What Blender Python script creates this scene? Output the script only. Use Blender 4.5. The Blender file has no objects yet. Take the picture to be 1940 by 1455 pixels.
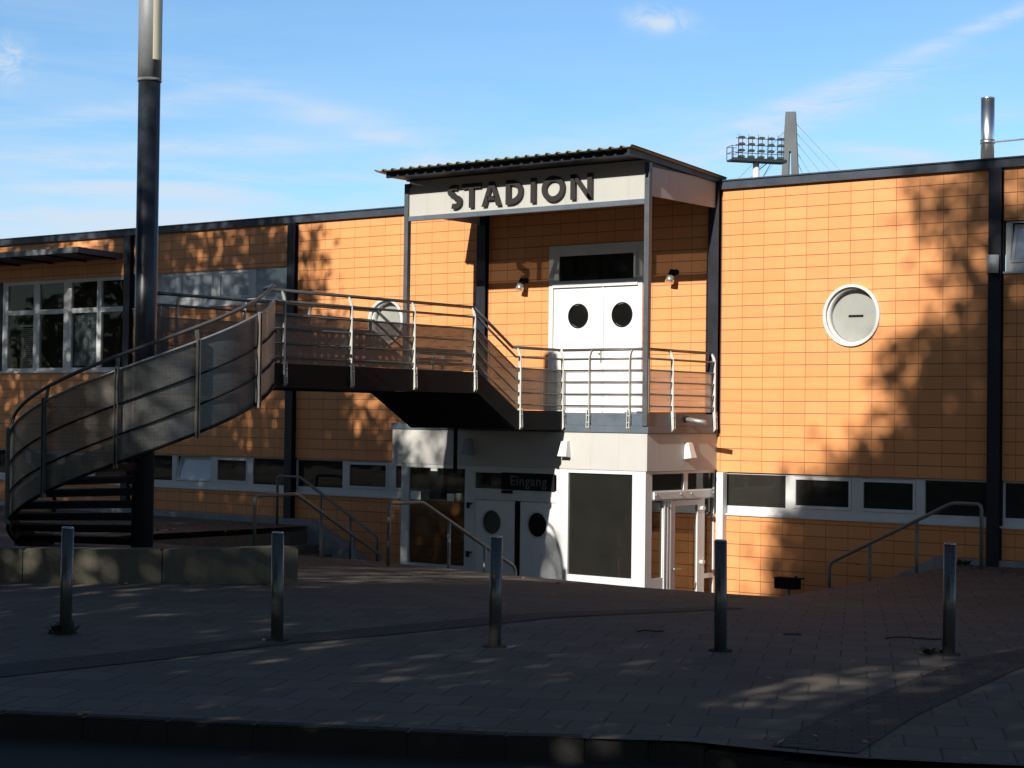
import bpy, bmesh, math, random
import numpy as np
from mathutils import Vector, Matrix
R = math.radians
random.seed(7)
S = bpy.context.scene

# ------------------------------------------------------------------ camera, world, sun, exposure
cam_d = bpy.data.cameras.new('camera'); cam = bpy.data.objects.new('camera', cam_d)
S.collection.objects.link(cam); S.camera = cam
cam_d.sensor_fit = 'HORIZONTAL'; cam_d.sensor_width = 36.0
cam_d.lens = 36.0 * 3450.8 / 1940.0
cam_d.clip_start = 0.1; cam_d.clip_end = 3000
YAW, PITCH, ROLL = 0.6589, 0.0191, 0.0125
fw = Vector((-math.sin(YAW) * math.cos(PITCH), math.cos(YAW) * math.cos(PITCH), math.sin(PITCH)))
r0 = Vector((math.cos(YAW), math.sin(YAW), 0)); u0 = r0.cross(fw)
rt = r0 * math.cos(ROLL) + u0 * math.sin(ROLL); up = -r0 * math.sin(ROLL) + u0 * math.cos(ROLL)
M = Matrix((rt, up, -fw)).transposed().to_4x4()
M.translation = Vector((15.668, -26.528, 2.856)); cam.matrix_world = M

SUN_EL, SUN_AZ = R(26.3), R(4.7)            # azimuth from the facade normal (-Y) towards +X
sv = Vector((math.sin(SUN_AZ) * math.cos(SUN_EL), -math.cos(SUN_AZ) * math.cos(SUN_EL), math.sin(SUN_EL)))
sun_d = bpy.data.lights.new('sun', 'SUN'); sun = bpy.data.objects.new('sun', sun_d); S.collection.objects.link(sun)
sun_d.energy = 5.0; sun_d.angle = R(0.48); sun_d.color = (1.0, 0.94, 0.84)
sun.rotation_euler = sv.to_track_quat('Z', 'Y').to_euler(); sun.location = (0, -40, 40)

S.view_settings.view_transform = 'Standard'; S.view_settings.look = 'None'
S.view_settings.exposure = 0.35; S.view_settings.gamma = 1.0
S.view_settings.use_curve_mapping = False

W = bpy.data.worlds.new('World'); S.world = W; W.use_nodes = True
def build_world():
    nt = W.node_tree; N = nt.nodes; L = nt.links; N.clear()
    out = N.new('ShaderNodeOutputWorld'); bg = N.new('ShaderNodeBackground')
    sky = N.new('ShaderNodeTexSky'); sky.sky_type = 'NISHITA'; sky.sun_disc = False
    sky.sun_elevation = SUN_EL; sky.sun_rotation = math.atan2(sv.x, sv.y)
    sky.air_density = 1.0; sky.dust_density = 0.2; sky.ozone_density = 2.0; sky.altitude = 200
    bg.inputs['Strength'].default_value = 0.05
    def m(op, a, b=None, clamp=False):
        n = N.new('ShaderNodeMath'); n.operation = op; n.use_clamp = clamp
        for i, v in enumerate((a, b)):
            if v is None: continue
            if isinstance(v, (int, float)): n.inputs[i].default_value = v
            else: L.new(v, n.inputs[i])
        return n.outputs[0]
    tc = N.new('ShaderNodeTexCoord'); sx = N.new('ShaderNodeSeparateXYZ'); L.new(tc.outputs['Generated'], sx.inputs[0])
    X, Y, Z = sx.outputs
    az = m('MULTIPLY', m('ARCTAN2', X, Y), 57.29578)          # degrees, compass direction of the sky point
    el = m('MULTIPLY', m('ARCSINE', Z), 57.29578)
    cb = N.new('ShaderNodeCombineXYZ'); L.new(az, cb.inputs[0]); L.new(el, cb.inputs[1])
    def noise(rot, sx_, sy_, det, dist, rough=0.6):
        mp = N.new('ShaderNodeMapping'); L.new(cb.outputs[0], mp.inputs[0])
        mp.inputs['Rotation'].default_value = (0, 0, R(rot)); mp.inputs['Scale'].default_value = (sx_, sy_, 1)
        n = N.new('ShaderNodeTexNoise'); n.inputs['Scale'].default_value = 1.0; n.inputs['Detail'].default_value = det
        n.inputs['Roughness'].default_value = rough; n.inputs['Distortion'].default_value = dist
        L.new(mp.outputs[0], n.inputs['Vector']); return n.outputs['Fac']
    nA = noise(-22, .30, 2.0, 12, .9, .70); nB = noise(8, .12, .9, 7, .5); nC = noise(0, .9, 1.3, 7, .9, .62)
    def blob(a0, e0, sa, se, rot, k, n, fl=0.0):
        c, s = math.cos(R(rot)), math.sin(R(rot))
        da = m('SUBTRACT', az, a0); de = m('SUBTRACT', el, e0)
        p = m('DIVIDE', m('ADD', m('MULTIPLY', da, c), m('MULTIPLY', de, s)), sa)
        q = m('DIVIDE', m('SUBTRACT', m('MULTIPLY', de, c), m('MULTIPLY', da, s)), se)
        g = m('POWER', 2.71828, m('MULTIPLY', m('ADD', m('MULTIPLY', p, p), m('MULTIPLY', q, q)), -1.0))
        t = m('ADD', m('MULTIPLY', m('MULTIPLY', m('SUBTRACT', n, .37), 3.3, True), 1-fl), fl)
        return m('MULTIPLY', m('MULTIPLY', g, t), k)
    tot = None
    for b in [(-29.2, 9.75, 3.4, .30, 19, .80, nA, .3), (-28.2, 9.6, 4.0, .5, 21, .5, nA), (-23.4, 12.0, 2.4, .22, 20, .8, nA, .3), (-33.2, 12.40, .95, .34, -6, 1.25, nC),
              (-53.4, 10.6, .62, .62, -35, 1.15, nC), (-25.6, 8.2, 2.3, .22, -8, 1.0, nA, .25), (-23.0, 7.3, 2.8, .28, -7, .95, nA),
              (-47.5, 7.15, 5.0, .36, 2, .85, nB), (-49, 5.9, 5.0, .4, 0, .8, nB), (-43.5, 9.3, 5.0, .45, -14, .55, nB), (-49.5, 9.4, 3.2, .30, 12, .55, nA),
              (-40.4, 7.9, .9, .42, 0, .8, nC), (-30.5, 6.4, 5.0, .9, 0, .7, nB), (-36, 8.6, 5, .5, 10, .35, nA), (-21.8, 8.2, .5, .3, 0, 1.0, nC), (-38, 6.5, 30, 2.6, 0, .34, nB), (-50, 5.2, 9, 1.5, 0, .5, nB, .5), (-46, 8.4, 6, .22, 4, .6, nA), (-51, 7.6, 4, .2, -3, .6, nA), (-37, 7.6, 5, .2, 8, .5, nA), (-31.5, 8.3, 2.5, .25, 20, .6, nA), (-26.5, 7.2, 3, .25, -5, .6, nA), (-23, 9.3, 2, .3, 10, .4, nA),
              (-60, 6, 14, 4, 0, .4, nB), (-10, 14, 12, 4, 20, .35, nA), (40, 12, 30, 8, 0, .5, nB), (-100, 12, 40, 8, 0, .5, nB), (150, 14, 60, 9, 0, .5, nB)]:
        v = blob(*b); tot = v if tot is None else m('ADD', tot, v)
    tot = m('MINIMUM', tot, .85)
    # deeper, cleaner blue in the half of the sky away from the sun
    w = m('MULTIPLY', m('MULTIPLY', m('ADD', Y, .1), 1.6, True), m('SUBTRACT', 1.65, m('MULTIPLY', Z, 2.6), True), True)
    deep = N.new('ShaderNodeMixRGB'); deep.blend_type = 'MULTIPLY'; L.new(w, deep.inputs[0]); L.new(sky.outputs[0], deep.inputs[1])
    deep.inputs[2].default_value = (1.55, 2.02, 2.38, 1)
    mix = N.new('ShaderNodeMixRGB'); L.new(tot, mix.inputs[0]); L.new(deep.outputs[0], mix.inputs[1])
    mix.inputs[2].default_value = (10.6, 12.2, 14.2, 1)
    L.new(mix.outputs[0], bg.inputs[0]); L.new(bg.outputs[0], out.inputs[0])
build_world()

# ------------------------------------------------------------------ helpers
class MB:
    """collects shapes into one bmesh"""
    def __init__(s): s.b = bmesh.new(); s.uv = s.b.loops.layers.uv.new('UVMap')
    def face(s, pts):
        try: return s.b.faces.new([s.b.verts.new(p) for p in pts])
        except ValueError: return None
    def box(s, x0, x1, y0, y1, z0, z1, bev=0):
        v = [s.b.verts.new((x, y, z)) for x in (x0, x1) for y in (y0, y1) for z in (z0, z1)]
        fs = [s.b.faces.new([v[i] for i in f]) for f in ((0,1,3,2),(4,6,7,5),(0,4,5,1),(2,3,7,6),(0,2,6,4),(1,5,7,3))]
        if bev:
            es = {e for f in fs for e in f.edges}
            bmesh.ops.bevel(s.b, geom=list(es), offset=bev, segments=2, affect='EDGES', profile=.7)
        return s
    def prism(s, poly, axis, a, b):
        """extrude a 2-D polygon along an axis from a to b"""
        def P(p, t):
            return {'x': (t, p[0], p[1]), 'y': (p[0], t, p[1]), 'z': (p[0], p[1], t)}[axis]
        A = [s.b.verts.new(P(p, a)) for p in poly]; B = [s.b.verts.new(P(p, b)) for p in poly]
        n = len(poly)
        s.b.faces.new(A); s.b.faces.new(B[::-1])
        for i in range(n): s.b.faces.new([A[i], B[i], B[(i+1) % n], A[(i+1) % n]])
        return s
    def tube(s, pts, r, seg=10, cap=True, rs=None):
        pts = [Vector(p) for p in pts]; rings = []; ref = None
        for i, p in enumerate(pts):
            d = ((pts[i+1] - p) if i < len(pts)-1 else (p - pts[i-1])).normalized()
            if 0 < i < len(pts)-1:
                d = ((p - pts[i-1]).normalized() + (pts[i+1] - p).normalized()).normalized()
            if ref is None: ref = Vector((0,0,1)) if abs(d.z) < .9 else Vector((1,0,0))
            a = d.cross(ref).normalized(); b = a.cross(d).normalized(); ref = b
            rr = rs[i] if rs else r
            rings.append([s.b.verts.new(p + a*rr*math.cos(2*math.pi*k/seg) + b*rr*math.sin(2*math.pi*k/seg)) for k in range(seg)])
        for i in range(len(rings)-1):
            for k in range(seg):
                f = s.b.faces.new([rings[i][k], rings[i][(k+1)%seg], rings[i+1][(k+1)%seg], rings[i+1][k]]); f.smooth = True
        if cap: s.b.faces.new(rings[0][::-1]); s.b.faces.new(rings[-1])
        return s
    def bar(s, p, q, w, h, upv=(0,0,1)):
        p, q = Vector(p), Vector(q); d = (q-p).normalized(); u = Vector(upv)
        a = d.cross(u).normalized(); b = a.cross(d).normalized()
        c = [a*w/2+b*h/2, -a*w/2+b*h/2, -a*w/2-b*h/2, a*w/2-b*h/2]
        A = [s.b.verts.new(p+k) for k in c]; B = [s.b.verts.new(q+k) for k in c]
        s.b.faces.new(A[::-1]); s.b.faces.new(B)
        for i in range(4): s.b.faces.new([A[i], A[(i+1)%4], B[(i+1)%4], B[i]])
        return s
    def disc(s, c, r, axis='y', t0=0, t1=0, seg=40, r2=None):
        """cylinder (or cone) along an axis; t0..t1 absolute coordinates on it"""
        def P(k, t, rr):
            x, y = rr*math.cos(2*math.pi*k/seg), rr*math.sin(2*math.pi*k/seg)
            return {'y': (c[0]+x, t, c[1]+y), 'z': (c[0]+x, c[1]+y, t), 'x': (t, c[0]+x, c[1]+y)}[axis]
        A = [s.b.verts.new(P(k, t0, r)) for k in range(seg)]; B = [s.b.verts.new(P(k, t1, r2 or r)) for k in range(seg)]
        s.b.faces.new(A); s.b.faces.new(B[::-1])
        for k in range(seg):
            f = s.b.faces.new([A[k], B[k], B[(k+1)%seg], A[(k+1)%seg]]); f.smooth = True
        return s
    def ring(s, c, ro, ri, axis, t0, t1, seg=48):
        def P(k, t, rr):
            x, y = rr*math.cos(2*math.pi*k/seg), rr*math.sin(2*math.pi*k/seg)
            return {'y': (c[0]+x, t, c[1]+y), 'z': (c[0]+x, c[1]+y, t)}[axis]
        V = [[s.b.verts.new(P(k, t, r)) for k in range(seg)] for r, t in ((ro,t0),(ro,t1),(ri,t1),(ri,t0))]
        for j in range(4):
            for k in range(seg):
                f = s.b.faces.new([V[j][k], V[j][(k+1)%seg], V[(j+1)%4][(k+1)%seg], V[(j+1)%4][k]]); f.smooth = j in (0, 2)
        return s
    def sheet(s, bottoms, tops, th=0, smooth=True):
        """ribbon between two polylines with UVs in metres"""
        d = 0; prev = None
        for i, (a, b) in enumerate(zip(bottoms, tops)):
            a, b = Vector(a), Vector(b); va, vb = s.b.verts.new(a), s.b.verts.new(b)
            if prev:
                d2 = d + Vector((a.x-prev[2].x, a.y-prev[2].y)).length
                f = s.b.faces.new([prev[0], va, vb, prev[1]]); f.smooth = smooth
                for l, uv in zip(f.loops, ((d, prev[2].z), (d2, a.z), (d2, b.z), (d, prev[3].z))): l[s.uv].uv = uv
                d = d2
            prev = (va, vb, a, b)
        return s
    def build(s, name, mat, parent=None, loc=None, label=None):
        me = bpy.data.meshes.new(name)
        bmesh.ops.recalc_face_normals(s.b, faces=s.b.faces[:])
        s.b.to_mesh(me); s.b.free(); me.materials.append(mat)
        o = bpy.data.objects.new(name, me); S.collection.objects.link(o)
        if parent: o.parent = parent
        if loc: o.location = loc
        if label: o['label'] = label
        return o
def tag(o, label=None, cat=None, group=None, kind=None):
    if label: o['label'] = label
    if cat: o['category'] = cat
    if group: o['group'] = group
    if kind: o['kind'] = kind
    return o
def thing(name, label, cat, group=None, loc=(0,0,0)):
    o = bpy.data.objects.new(name, None); S.collection.objects.link(o); o.location = loc
    o.empty_display_size = .2
    return tag(o, label, cat, group)
def copy_tree(o, parent=None):
    c = o.copy(); S.collection.objects.link(c)
    if parent: c.parent = parent
    for ch in o.children: copy_tree(ch, c)
    return c
def lerp(a, b, t): return a + (b-a)*t
def interp(x, tab):
    if x <= tab[0][0]: return tab[0][1]
    for (a, va), (b, vb) in zip(tab, tab[1:]):
        if x <= b: return lerp(va, vb, (x-a)/(b-a))
    return tab[-1][1]

# ------------------------------------------------------------------ materials
class MT:
    def __init__(s, name, col=(.5,.5,.5), rough=.6, metal=0.0, spec=.5):
        s.m = bpy.data.materials.new(name); s.m.use_nodes = True
        s.nt = s.m.node_tree; s.N = s.nt.nodes; s.L = s.nt.links
        s.p = s.N['Principled BSDF']; s.out = s.N['Material Output']
        s.p.inputs['Base Color'].default_value = (*col, 1); s.p.inputs['Roughness'].default_value = rough
        s.p.inputs['Metallic'].default_value = metal; s.p.inputs['Specular IOR Level'].default_value = spec
        s.col = col; s._tc = None
    def math(s, op, a, b=None, clamp=False):
        n = s.N.new('ShaderNodeMath'); n.operation = op; n.use_clamp = clamp
        for i, v in enumerate((a, b)):
            if v is None: continue
            if isinstance(v, (int, float)): n.inputs[i].default_value = v
            else: s.L.new(v, n.inputs[i])
        return n.outputs[0]
    def coords(s, kind='Object'):
        if not s._tc: s._tc = s.N.new('ShaderNodeTexCoord')
        return s._tc.outputs[kind]
    def xyz(s, kind='Object'):
        n = s.N.new('ShaderNodeSeparateXYZ'); s.L.new(s.coords(kind), n.inputs[0]); return n.outputs
    def noise(s, scale, det=5, rough=.6, vec=None, dist=0, stretch=None):
        n = s.N.new('ShaderNodeTexNoise'); n.inputs['Scale'].default_value = scale; n.inputs['Detail'].default_value = det
        n.inputs['Roughness'].default_value = rough; n.inputs['Distortion'].default_value = dist
        v = vec or s.coords()
        if stretch:
            mp = s.N.new('ShaderNodeMapping'); s.L.new(v, mp.inputs[0]); mp.inputs['Scale'].default_value = stretch; v = mp.outputs[0]
        s.L.new(v, n.inputs['Vector']); return n.outputs['Fac']
    def mix(s, fac, a, b, mode='MIX'):
        n = s.N.new('ShaderNodeMixRGB'); n.blend_type = mode
        for i, v in enumerate((fac, a, b)):
            if isinstance(v, tuple): n.inputs[i].default_value = (*v, 1)
            elif isinstance(v, (int, float)): n.inputs[i].default_value = v
            else: s.L.new(v, n.inputs[i])
        return n.outputs[0]
    def remap(s, v, a, b, c=0, d=1):
        n = s.N.new('ShaderNodeMapRange'); s.L.new(v, n.inputs[0])
        for i, k in enumerate((a, b, c, d)): n.inputs[i+1].default_value = k
        return n.outputs[0]
    def setcol(s, c): s.L.new(c, s.p.inputs['Base Color'])
    def setrough(s, c): s.L.new(c, s.p.inputs['Roughness'])
    def bump(s, h, strength=.3, dist=.01):
        n = s.N.new('ShaderNodeBump'); n.inputs['Strength'].default_value = strength; n.inputs['Distance'].default_value = dist
        s.L.new(h, n.inputs['Height']); s.L.new(n.outputs[0], s.p.inputs['Normal'])
    def worn(s, amt=.25, scale=6, streak=None):
        """dirt and weathering: uneven brightness and gloss"""
        a = s.noise(scale, 6, .65, stretch=streak); b = s.noise(scale*9, 3, .6)
        f = s.math('ADD', s.math('MULTIPLY', a, .7), s.math('MULTIPLY', b, .3))
        c = s.mix(s.remap(f, .3, .75), tuple(k*(1-amt) for k in s.col), tuple(min(1, k*(1+amt*.6)) for k in s.col))
        s.setcol(c)
        r0_ = s.p.inputs['Roughness'].default_value
        s.setrough(s.remap(f, .3, .7, max(.02, r0_-.08), min(1, r0_+.14)))
        return s
    def through(s, fac, tint=(1,1,1)):
        """part of the light passes straight through (fac: value or socket)"""
        t = s.N.new('ShaderNodeBsdfTransparent'); t.inputs[0].default_value = (*tint, 1)
        mx = s.N.new('ShaderNodeMixShader')
        if isinstance(fac, (int, float)): mx.inputs[0].default_value = fac
        else: s.L.new(fac, mx.inputs[0])
        s.L.new(s.p.outputs[0], mx.inputs[1]); s.L.new(t.outputs[0], mx.inputs[2]); s.L.new(mx.outputs[0], s.out.inputs[0])
        return s

def mat_tiles():
    t = MT('orange_tile', (.70, .305, .105), .5)
    x, y, z = t.xyz()
    # each bay of the facade has its own joint offset
    off = t.math('ADD', t.math('MULTIPLY', t.math('LESS_THAN', x, -.5), .19), t.math('MULTIPLY', t.math('MULTIPLY', t.math('LESS_THAN', x, -5.55), t.math('GREATER_THAN', x, -10.55)), -.24))
    u = t.math('DIVIDE', t.math('SUBTRACT', x, off), .4); v = t.math('DIVIDE', t.math('SUBTRACT', z, 6.6), .2)
    fu, fv = t.math('FRACT', u), t.math('FRACT', v)
    du = t.math('MULTIPLY', t.math('SUBTRACT', .5, t.math('ABSOLUTE', t.math('SUBTRACT', fu, .5))), .4)
    dv = t.math('MULTIPLY', t.math('SUBTRACT', .5, t.math('ABSOLUTE', t.math('SUBTRACT', fv, .5))), .2)
    ju = t.remap(du, .002, .006, 0, 1); jv = t.remap(dv, .004, .008, 0, 1)
    body = t.math('MINIMUM', ju, jv)
    cell = t.N.new('ShaderNodeCombineXYZ'); t.L.new(t.math('FLOOR', u), cell.inputs[0]); t.L.new(t.math('FLOOR', v), cell.inputs[1])
    wn = t.N.new('ShaderNodeTexWhiteNoise'); t.L.new(cell.outputs[0], wn.inputs[0])
    n1 = t.noise(.7, 5); n2 = t.noise(45, 4, .7)
    c = t.mix(wn.outputs['Value'], (.735,.303,.110), (.79,.342,.130))
    c = t.mix(t.remap(n1, .35, .75, 0, .35), c, (.66,.262,.09)); c = t.mix(t.remap(n2, .35, .7, 0, .16), c, (.50,.20,.07))
    # rain streaks below joints
    st = t.noise(3.2, 4, .6, stretch=(2.2, 1, .12)); c = t.mix(t.remap(st, .55, .8, 0, .22), c, (.42,.18,.075))
    t.setcol(t.mix(body, (.26,.095,.040), c))
    t.setrough(t.remap(n2, .3, .7, .42, .62)); t.bump(t.math('ADD', body, t.math('MULTIPLY', n2, .12)), .55, .006)
    return t.m
def mat_paving(name, dark, light, sz=(.40,.40), rot=27, jd=.35):
    t = MT(name, dark, .85, 0, .25)
    mp = t.N.new('ShaderNodeMapping'); t.L.new(t.coords(), mp.inputs[0]); mp.inputs['Rotation'].default_value = (0,0,R(-rot))
    b = t.N.new('ShaderNodeTexBrick'); t.L.new(mp.outputs[0], b.inputs['Vector'])
    b.inputs['Scale'].default_value = 1; b.inputs['Brick Width'].default_value = sz[0]; b.inputs['Row Height'].default_value = sz[1]
    b.inputs['Mortar Size'].default_value = .008; b.inputs['Mortar Smooth'].default_value = .3; b.inputs['Bias'].default_value = 0
    b.inputs['Color1'].default_value = (*dark, 1); b.inputs['Color2'].default_value = (*light, 1)
    b.inputs['Mortar'].default_value = (*(k*jd for k in dark), 1)
    a = t.noise(.55, 6, .65); g = t.noise(60, 4, .7); sp = t.noise(7, 5, .7)
    c = t.mix(t.remap(a, .38, .7, 0, .55), b.outputs['Color'], tuple(k*.62 for k in dark))
    c = t.mix(t.remap(sp, .56, .72, 0, .5), c, tuple(k*.55 for k in dark)); c = t.mix(t.remap(g, .3, .75, 0, .3), c, light)
    t.setcol(c)
    h = t.math('ADD', t.math('MULTIPLY', b.outputs['Fac'], -1), t.math('ADD', t.math('MULTIPLY', g, .3), t.math('MULTIPLY', sp, .5)))
    t.bump(h, .6, .012); return t.m
def mat_concrete(name, col, moss=None, sc=3):
    t = MT(name, col, .85, 0, .25)
    a = t.noise(sc, 7, .7); g = t.noise(90, 3, .7); st = t.noise(4, 5, .65, stretch=(3,3,.25))
    c = t.mix(t.remap(a, .3, .75), tuple(k*.7 for k in col), tuple(min(1,k*1.15) for k in col))
    c = t.mix(t.remap(st, .5, .75, 0, .5), c, moss or tuple(k*.55 for k in col)); c = t.mix(t.remap(g, .35, .7, 0, .35), c, tuple(k*.5 for k in col))
    t.setcol(c); t.bump(t.math('ADD', g, t.math('MULTIPLY', a, .6)), .5, .006); return t.m
def mat_mesh(name, col, hole, pitch=.034, metal=.5, rough=.42, wear=.45):
    """perforated sheet: round holes on a staggered grid, laid out by the panel's own UV in metres"""
    t = MT(name, col, rough, metal)
    t.worn(wear, 2.2)
    x, y, _ = t.xyz('UV')
    k = 2*math.pi/pitch
    s_ = t.math('MULTIPLY', t.math('SINE', t.math('MULTIPLY', x, k)), t.math('SINE', t.math('MULTIPLY', y, k)))
    t.through(t.math('GREATER_THAN', t.math('ABSOLUTE', s_), hole)); return t.m
def mat_glass(name, clear, tint, refl_rough=.02, ior=1.5, film=(.012,.012,.011)):
    """pane: Fresnel reflection over what is behind it, a film: dust, and painted sky reflection on the sky glass"""
    m = bpy.data.materials.new(name); m.use_nodes = True; nt = m.node_tree; N, L = nt.nodes, nt.links; N.clear()
    out = N.new('ShaderNodeOutputMaterial'); tr = N.new('ShaderNodeBsdfTransparent'); tr.inputs[0].default_value = (*tint, 1)
    df = N.new('ShaderNodeBsdfDiffuse'); df.inputs[0].default_value = (*film, 1)
    a = N.new('ShaderNodeMixShader'); a.inputs[0].default_value = 1-clear; L.new(tr.outputs[0], a.inputs[1]); L.new(df.outputs[0], a.inputs[2])
    tcd = N.new('ShaderNodeTexCoord'); nd = N.new('ShaderNodeTexNoise'); nd.inputs['Scale'].default_value = 2.3; nd.inputs['Detail'].default_value = 6; L.new(tcd.outputs['Object'], nd.inputs[0])
    md = N.new('ShaderNodeMixRGB'); L.new(nd.outputs['Fac'], md.inputs[0]); md.inputs[1].default_value = (*(v*.7 for v in film), 1); md.inputs[2].default_value = (*(v*1.3 for v in film), 1); L.new(md.outputs[0], df.inputs[0])
    gl = N.new('ShaderNodeBsdfGlossy'); gl.inputs['Roughness'].default_value = refl_rough
    fr = N.new('ShaderNodeFresnel'); fr.inputs['IOR'].default_value = ior
    tc = N.new('ShaderNodeTexCoord'); nz = N.new('ShaderNodeTexNoise'); nz.inputs['Scale'].default_value = 1.3; L.new(tc.outputs['Object'], nz.inputs[0])
    bp = N.new('ShaderNodeBump'); bp.inputs['Strength'].default_value = .04; bp.inputs['Distance'].default_value = .05; L.new(nz.outputs['Fac'], bp.inputs['Height'])
    L.new(bp.outputs[0], gl.inputs['Normal'])
    ge = N.new('ShaderNodeNewGeometry'); k = N.new('ShaderNodeMath'); k.operation = 'SUBTRACT'; k.inputs[0].default_value = 1; L.new(ge.outputs['Backfacing'], k.inputs[1])
    k2 = N.new('ShaderNodeMath'); k2.operation = 'MULTIPLY'; L.new(fr.outputs[0], k2.inputs[0]); L.new(k.outputs[0], k2.inputs[1])
    mx = N.new('ShaderNodeMixShader'); L.new(k2.outputs[0], mx.inputs[0]); L.new(a.outputs[0], mx.inputs[1]); L.new(gl.outputs[0], mx.inputs[2])
    L.new(mx.outputs[0], out.inputs[0]); return m

TILE = mat_tiles()
NAVY = MT('navy_steel', (.010,.013,.024), .45).worn(.3, 3).m
BLUEGREY = MT('bluegrey_steel', (.105,.130,.165), .45).worn(.22, 3).m
POSTGREY = MT('grey_steel_post', (.095,.107,.125), .42, .2).worn(.25, 4).m
WHITE = MT('white_frame', (.66,.67,.67), .42).worn(.12, 3).m
WHITEDOOR = MT('white_door', (.80,.80,.80), .4).worn(.08, 2).m
def mat_stucco(name, col):
    t = MT(name, col, .8, 0, .3); a = t.noise(2.5, 6); g = t.noise(70, 4, .7); st = t.noise(5, 5, .6, stretch=(3,3,.1))
    c = t.mix(t.remap(a, .3, .7, 0, .25), col, tuple(k*.75 for k in col)); c = t.mix(t.remap(st, .55, .8, 0, .45), c, tuple(k*.55 for k in col))
    t.setcol(c); t.bump(g, .5, .006); return t
STUCCO = mat_stucco('white_stucco', (.52,.51,.49)).m
BOARD = mat_stucco('sign_board', (.58,.58,.55)).through(.28).m
BOARDSIDE = mat_stucco('grey_board', (.44,.425,.41)).m
BLACKLET = MT('black_letter', (.018,.016,.016), .5).m
ROOFCORR = MT('corrugated_roof', (.16,.15,.07), .5).worn(.3, 3).m
ROOFFELT = mat_concrete('roof_felt', (.12,.12,.12))
MESH = mat_mesh('perforated_galvanised', (.80,.80,.79), .64, metal=.15, wear=.15)
MESHB = mat_mesh('shaded_perforated_panel', (.13,.13,.128), .82)  # bridge copy of the galvanised mesh, its side-on shade put into the colour
MESHS = mat_mesh('perforated_stair_panel', (.20,.198,.19), .74)
GALV = MT('galvanised_steel', (.42,.42,.41), .42, .55).worn(.35, 5).m
POST = MT('pale_railing_post', (.60,.60,.56), .45, .15).worn(.25, 6).m
DARKPOST = MT('shaded_stair_post', (.13,.13,.125), .45, .3).worn(.35, 5).m  # dark copy of the pale posts; tree shade on the stair put into colour
STAIRRAIL = MT('stair_handrail_steel', (.22,.215,.205), .4, .4).worn(.3, 4).m
EDGE = MT('roof_edge_metal', (.040,.052,.075), .42).worn(.25, 3).m
RAIL = MT('railing_tube', (.13,.125,.12), .42, .35).worn(.3, 4).m
STAINLESS = MT('stainless', (.55,.55,.54), .22, 1.0).worn(.25, 8, (1,1,.2)).m
FLUE = MT('polished_flue', (.90,.90,.89), .30, 1.0).m
BOLL = MT('bollard_steel', (.13,.13,.128), .30, .55).worn(.35, 5, (2,2,.3)).m
DARKST = MT('dark_steel', (.008,.0085,.010), .6, 0, .15).worn(.4, 4).m
MASTLOW = MT('painted_mast', (.028,.034,.046), .34, .1).worn(.35, 2.5, (2,2,.3)).m
MASTTOP = MT('grey_lamp_housing', (.22,.23,.245), .5).worn(.15, 3).m
DIFFUSER = MT('lamp_diffuser', (.72,.66,.50), .35).m
CONC = mat_concrete('concrete', (.30,.30,.29))
PLINTH = mat_concrete('plinth_concrete', (.34,.35,.36))
MOSSY = mat_concrete('mossy_concrete', (.135,.125,.095), (.05,.048,.032))
STEPC = mat_concrete('step_concrete', (.17,.165,.155))
KERBM = mat_concrete('kerb_stone', (.030,.029,.027))
PAVE = mat_paving('paving', (.120,.104,.087), (.162,.142,.119))
PAVEBAND = mat_paving('dark_paving', (.060,.055,.050), (.080,.074,.068), (.2,.1), 27)
def mat_asphalt():
    t = MT('asphalt', (.045,.046,.05), .9, 0, .3); g = t.noise(120, 3, .7); a = t.noise(.8, 6)
    t.setcol(t.mix(t.remap(g, .3, .7), t.mix(a, (.020,.019,.018), (.034,.032,.030)), (.05,.05,.048))); t.bump(g, .6, .008); return t.m
ASPH = mat_asphalt()
def mat_earth():
    t = MT('verge_earth', (.06,.08,.03), .95); t.worn(.5, 2); return t.m
EARTH = mat_earth()
CLEAR = mat_glass('clear_glass', .95, (.90,.91,.89))
SEMI = mat_glass('vestibule_glass', .86, (.60,.61,.57), film=(.05,.05,.045))
ENTRYGL = mat_glass('entrance_glass', .62, (.45,.46,.44), film=(.040,.039,.035))
DARKGL = mat_glass('dark_glass', .70, (.55,.57,.55), film=(.075,.073,.063))
ROOMD = MT('dark_room', (.10,.098,.09), .8).worn(.5, 1.5).m
SKYGL = mat_glass('sky_film_glass', .1, (.4,.45,.5), .03, 2.4, (.46,.51,.56))  # pale blue film paints the mirrored sky into the panes
PAPER = MT('paper', (.72,.78,.74), .8).worn(.08, 8).m
BLIND = MT('blind_slat', (.62,.62,.56), .6).m
GREYPANE = MT('grey_panel', (.30,.31,.285), .5).worn(.12, 2).m
BLACKPANE = MT('dark_porthole_glass', (.006,.0055,.005), .06).m
CONCT = mat_concrete('tower_concrete', (.15,.165,.18), None, .15)
CABLE = MT('stay_cable', (.22,.25,.30), .5, .3).m
MASTW = MT('floodlight_mast_paint', (.66,.66,.62), .5).worn(.1, .5).m
MASTD = MT('floodlight_frame', (.035,.045,.055), .5, .2).worn(.2, 1).m
LAMPY = MT('floodlight_lamp_housing', (.075,.085,.080), .45, .2).worn(.3, 1).m
SILVER = MT('spotlight_silver', (.70,.69,.66), .25, .8).m
LAMPWHITE = MT('lamp_white', (.74,.73,.70), .4).worn(.1, 6).m
GREYAWN = MT('awning_grey', (.12,.135,.15), .5).worn(.2, 4).m
BARK = mat_concrete('bark', (.09,.07,.05))
def mat_leaf(name, a, b):
    t = MT(name, a, .55, 0, .3); oi = t.N.new('ShaderNodeObjectInfo'); n = t.noise(.9, 3)
    t.setcol(t.mix(t.remap(n, .35, .65), a, b)); return t.m
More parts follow.
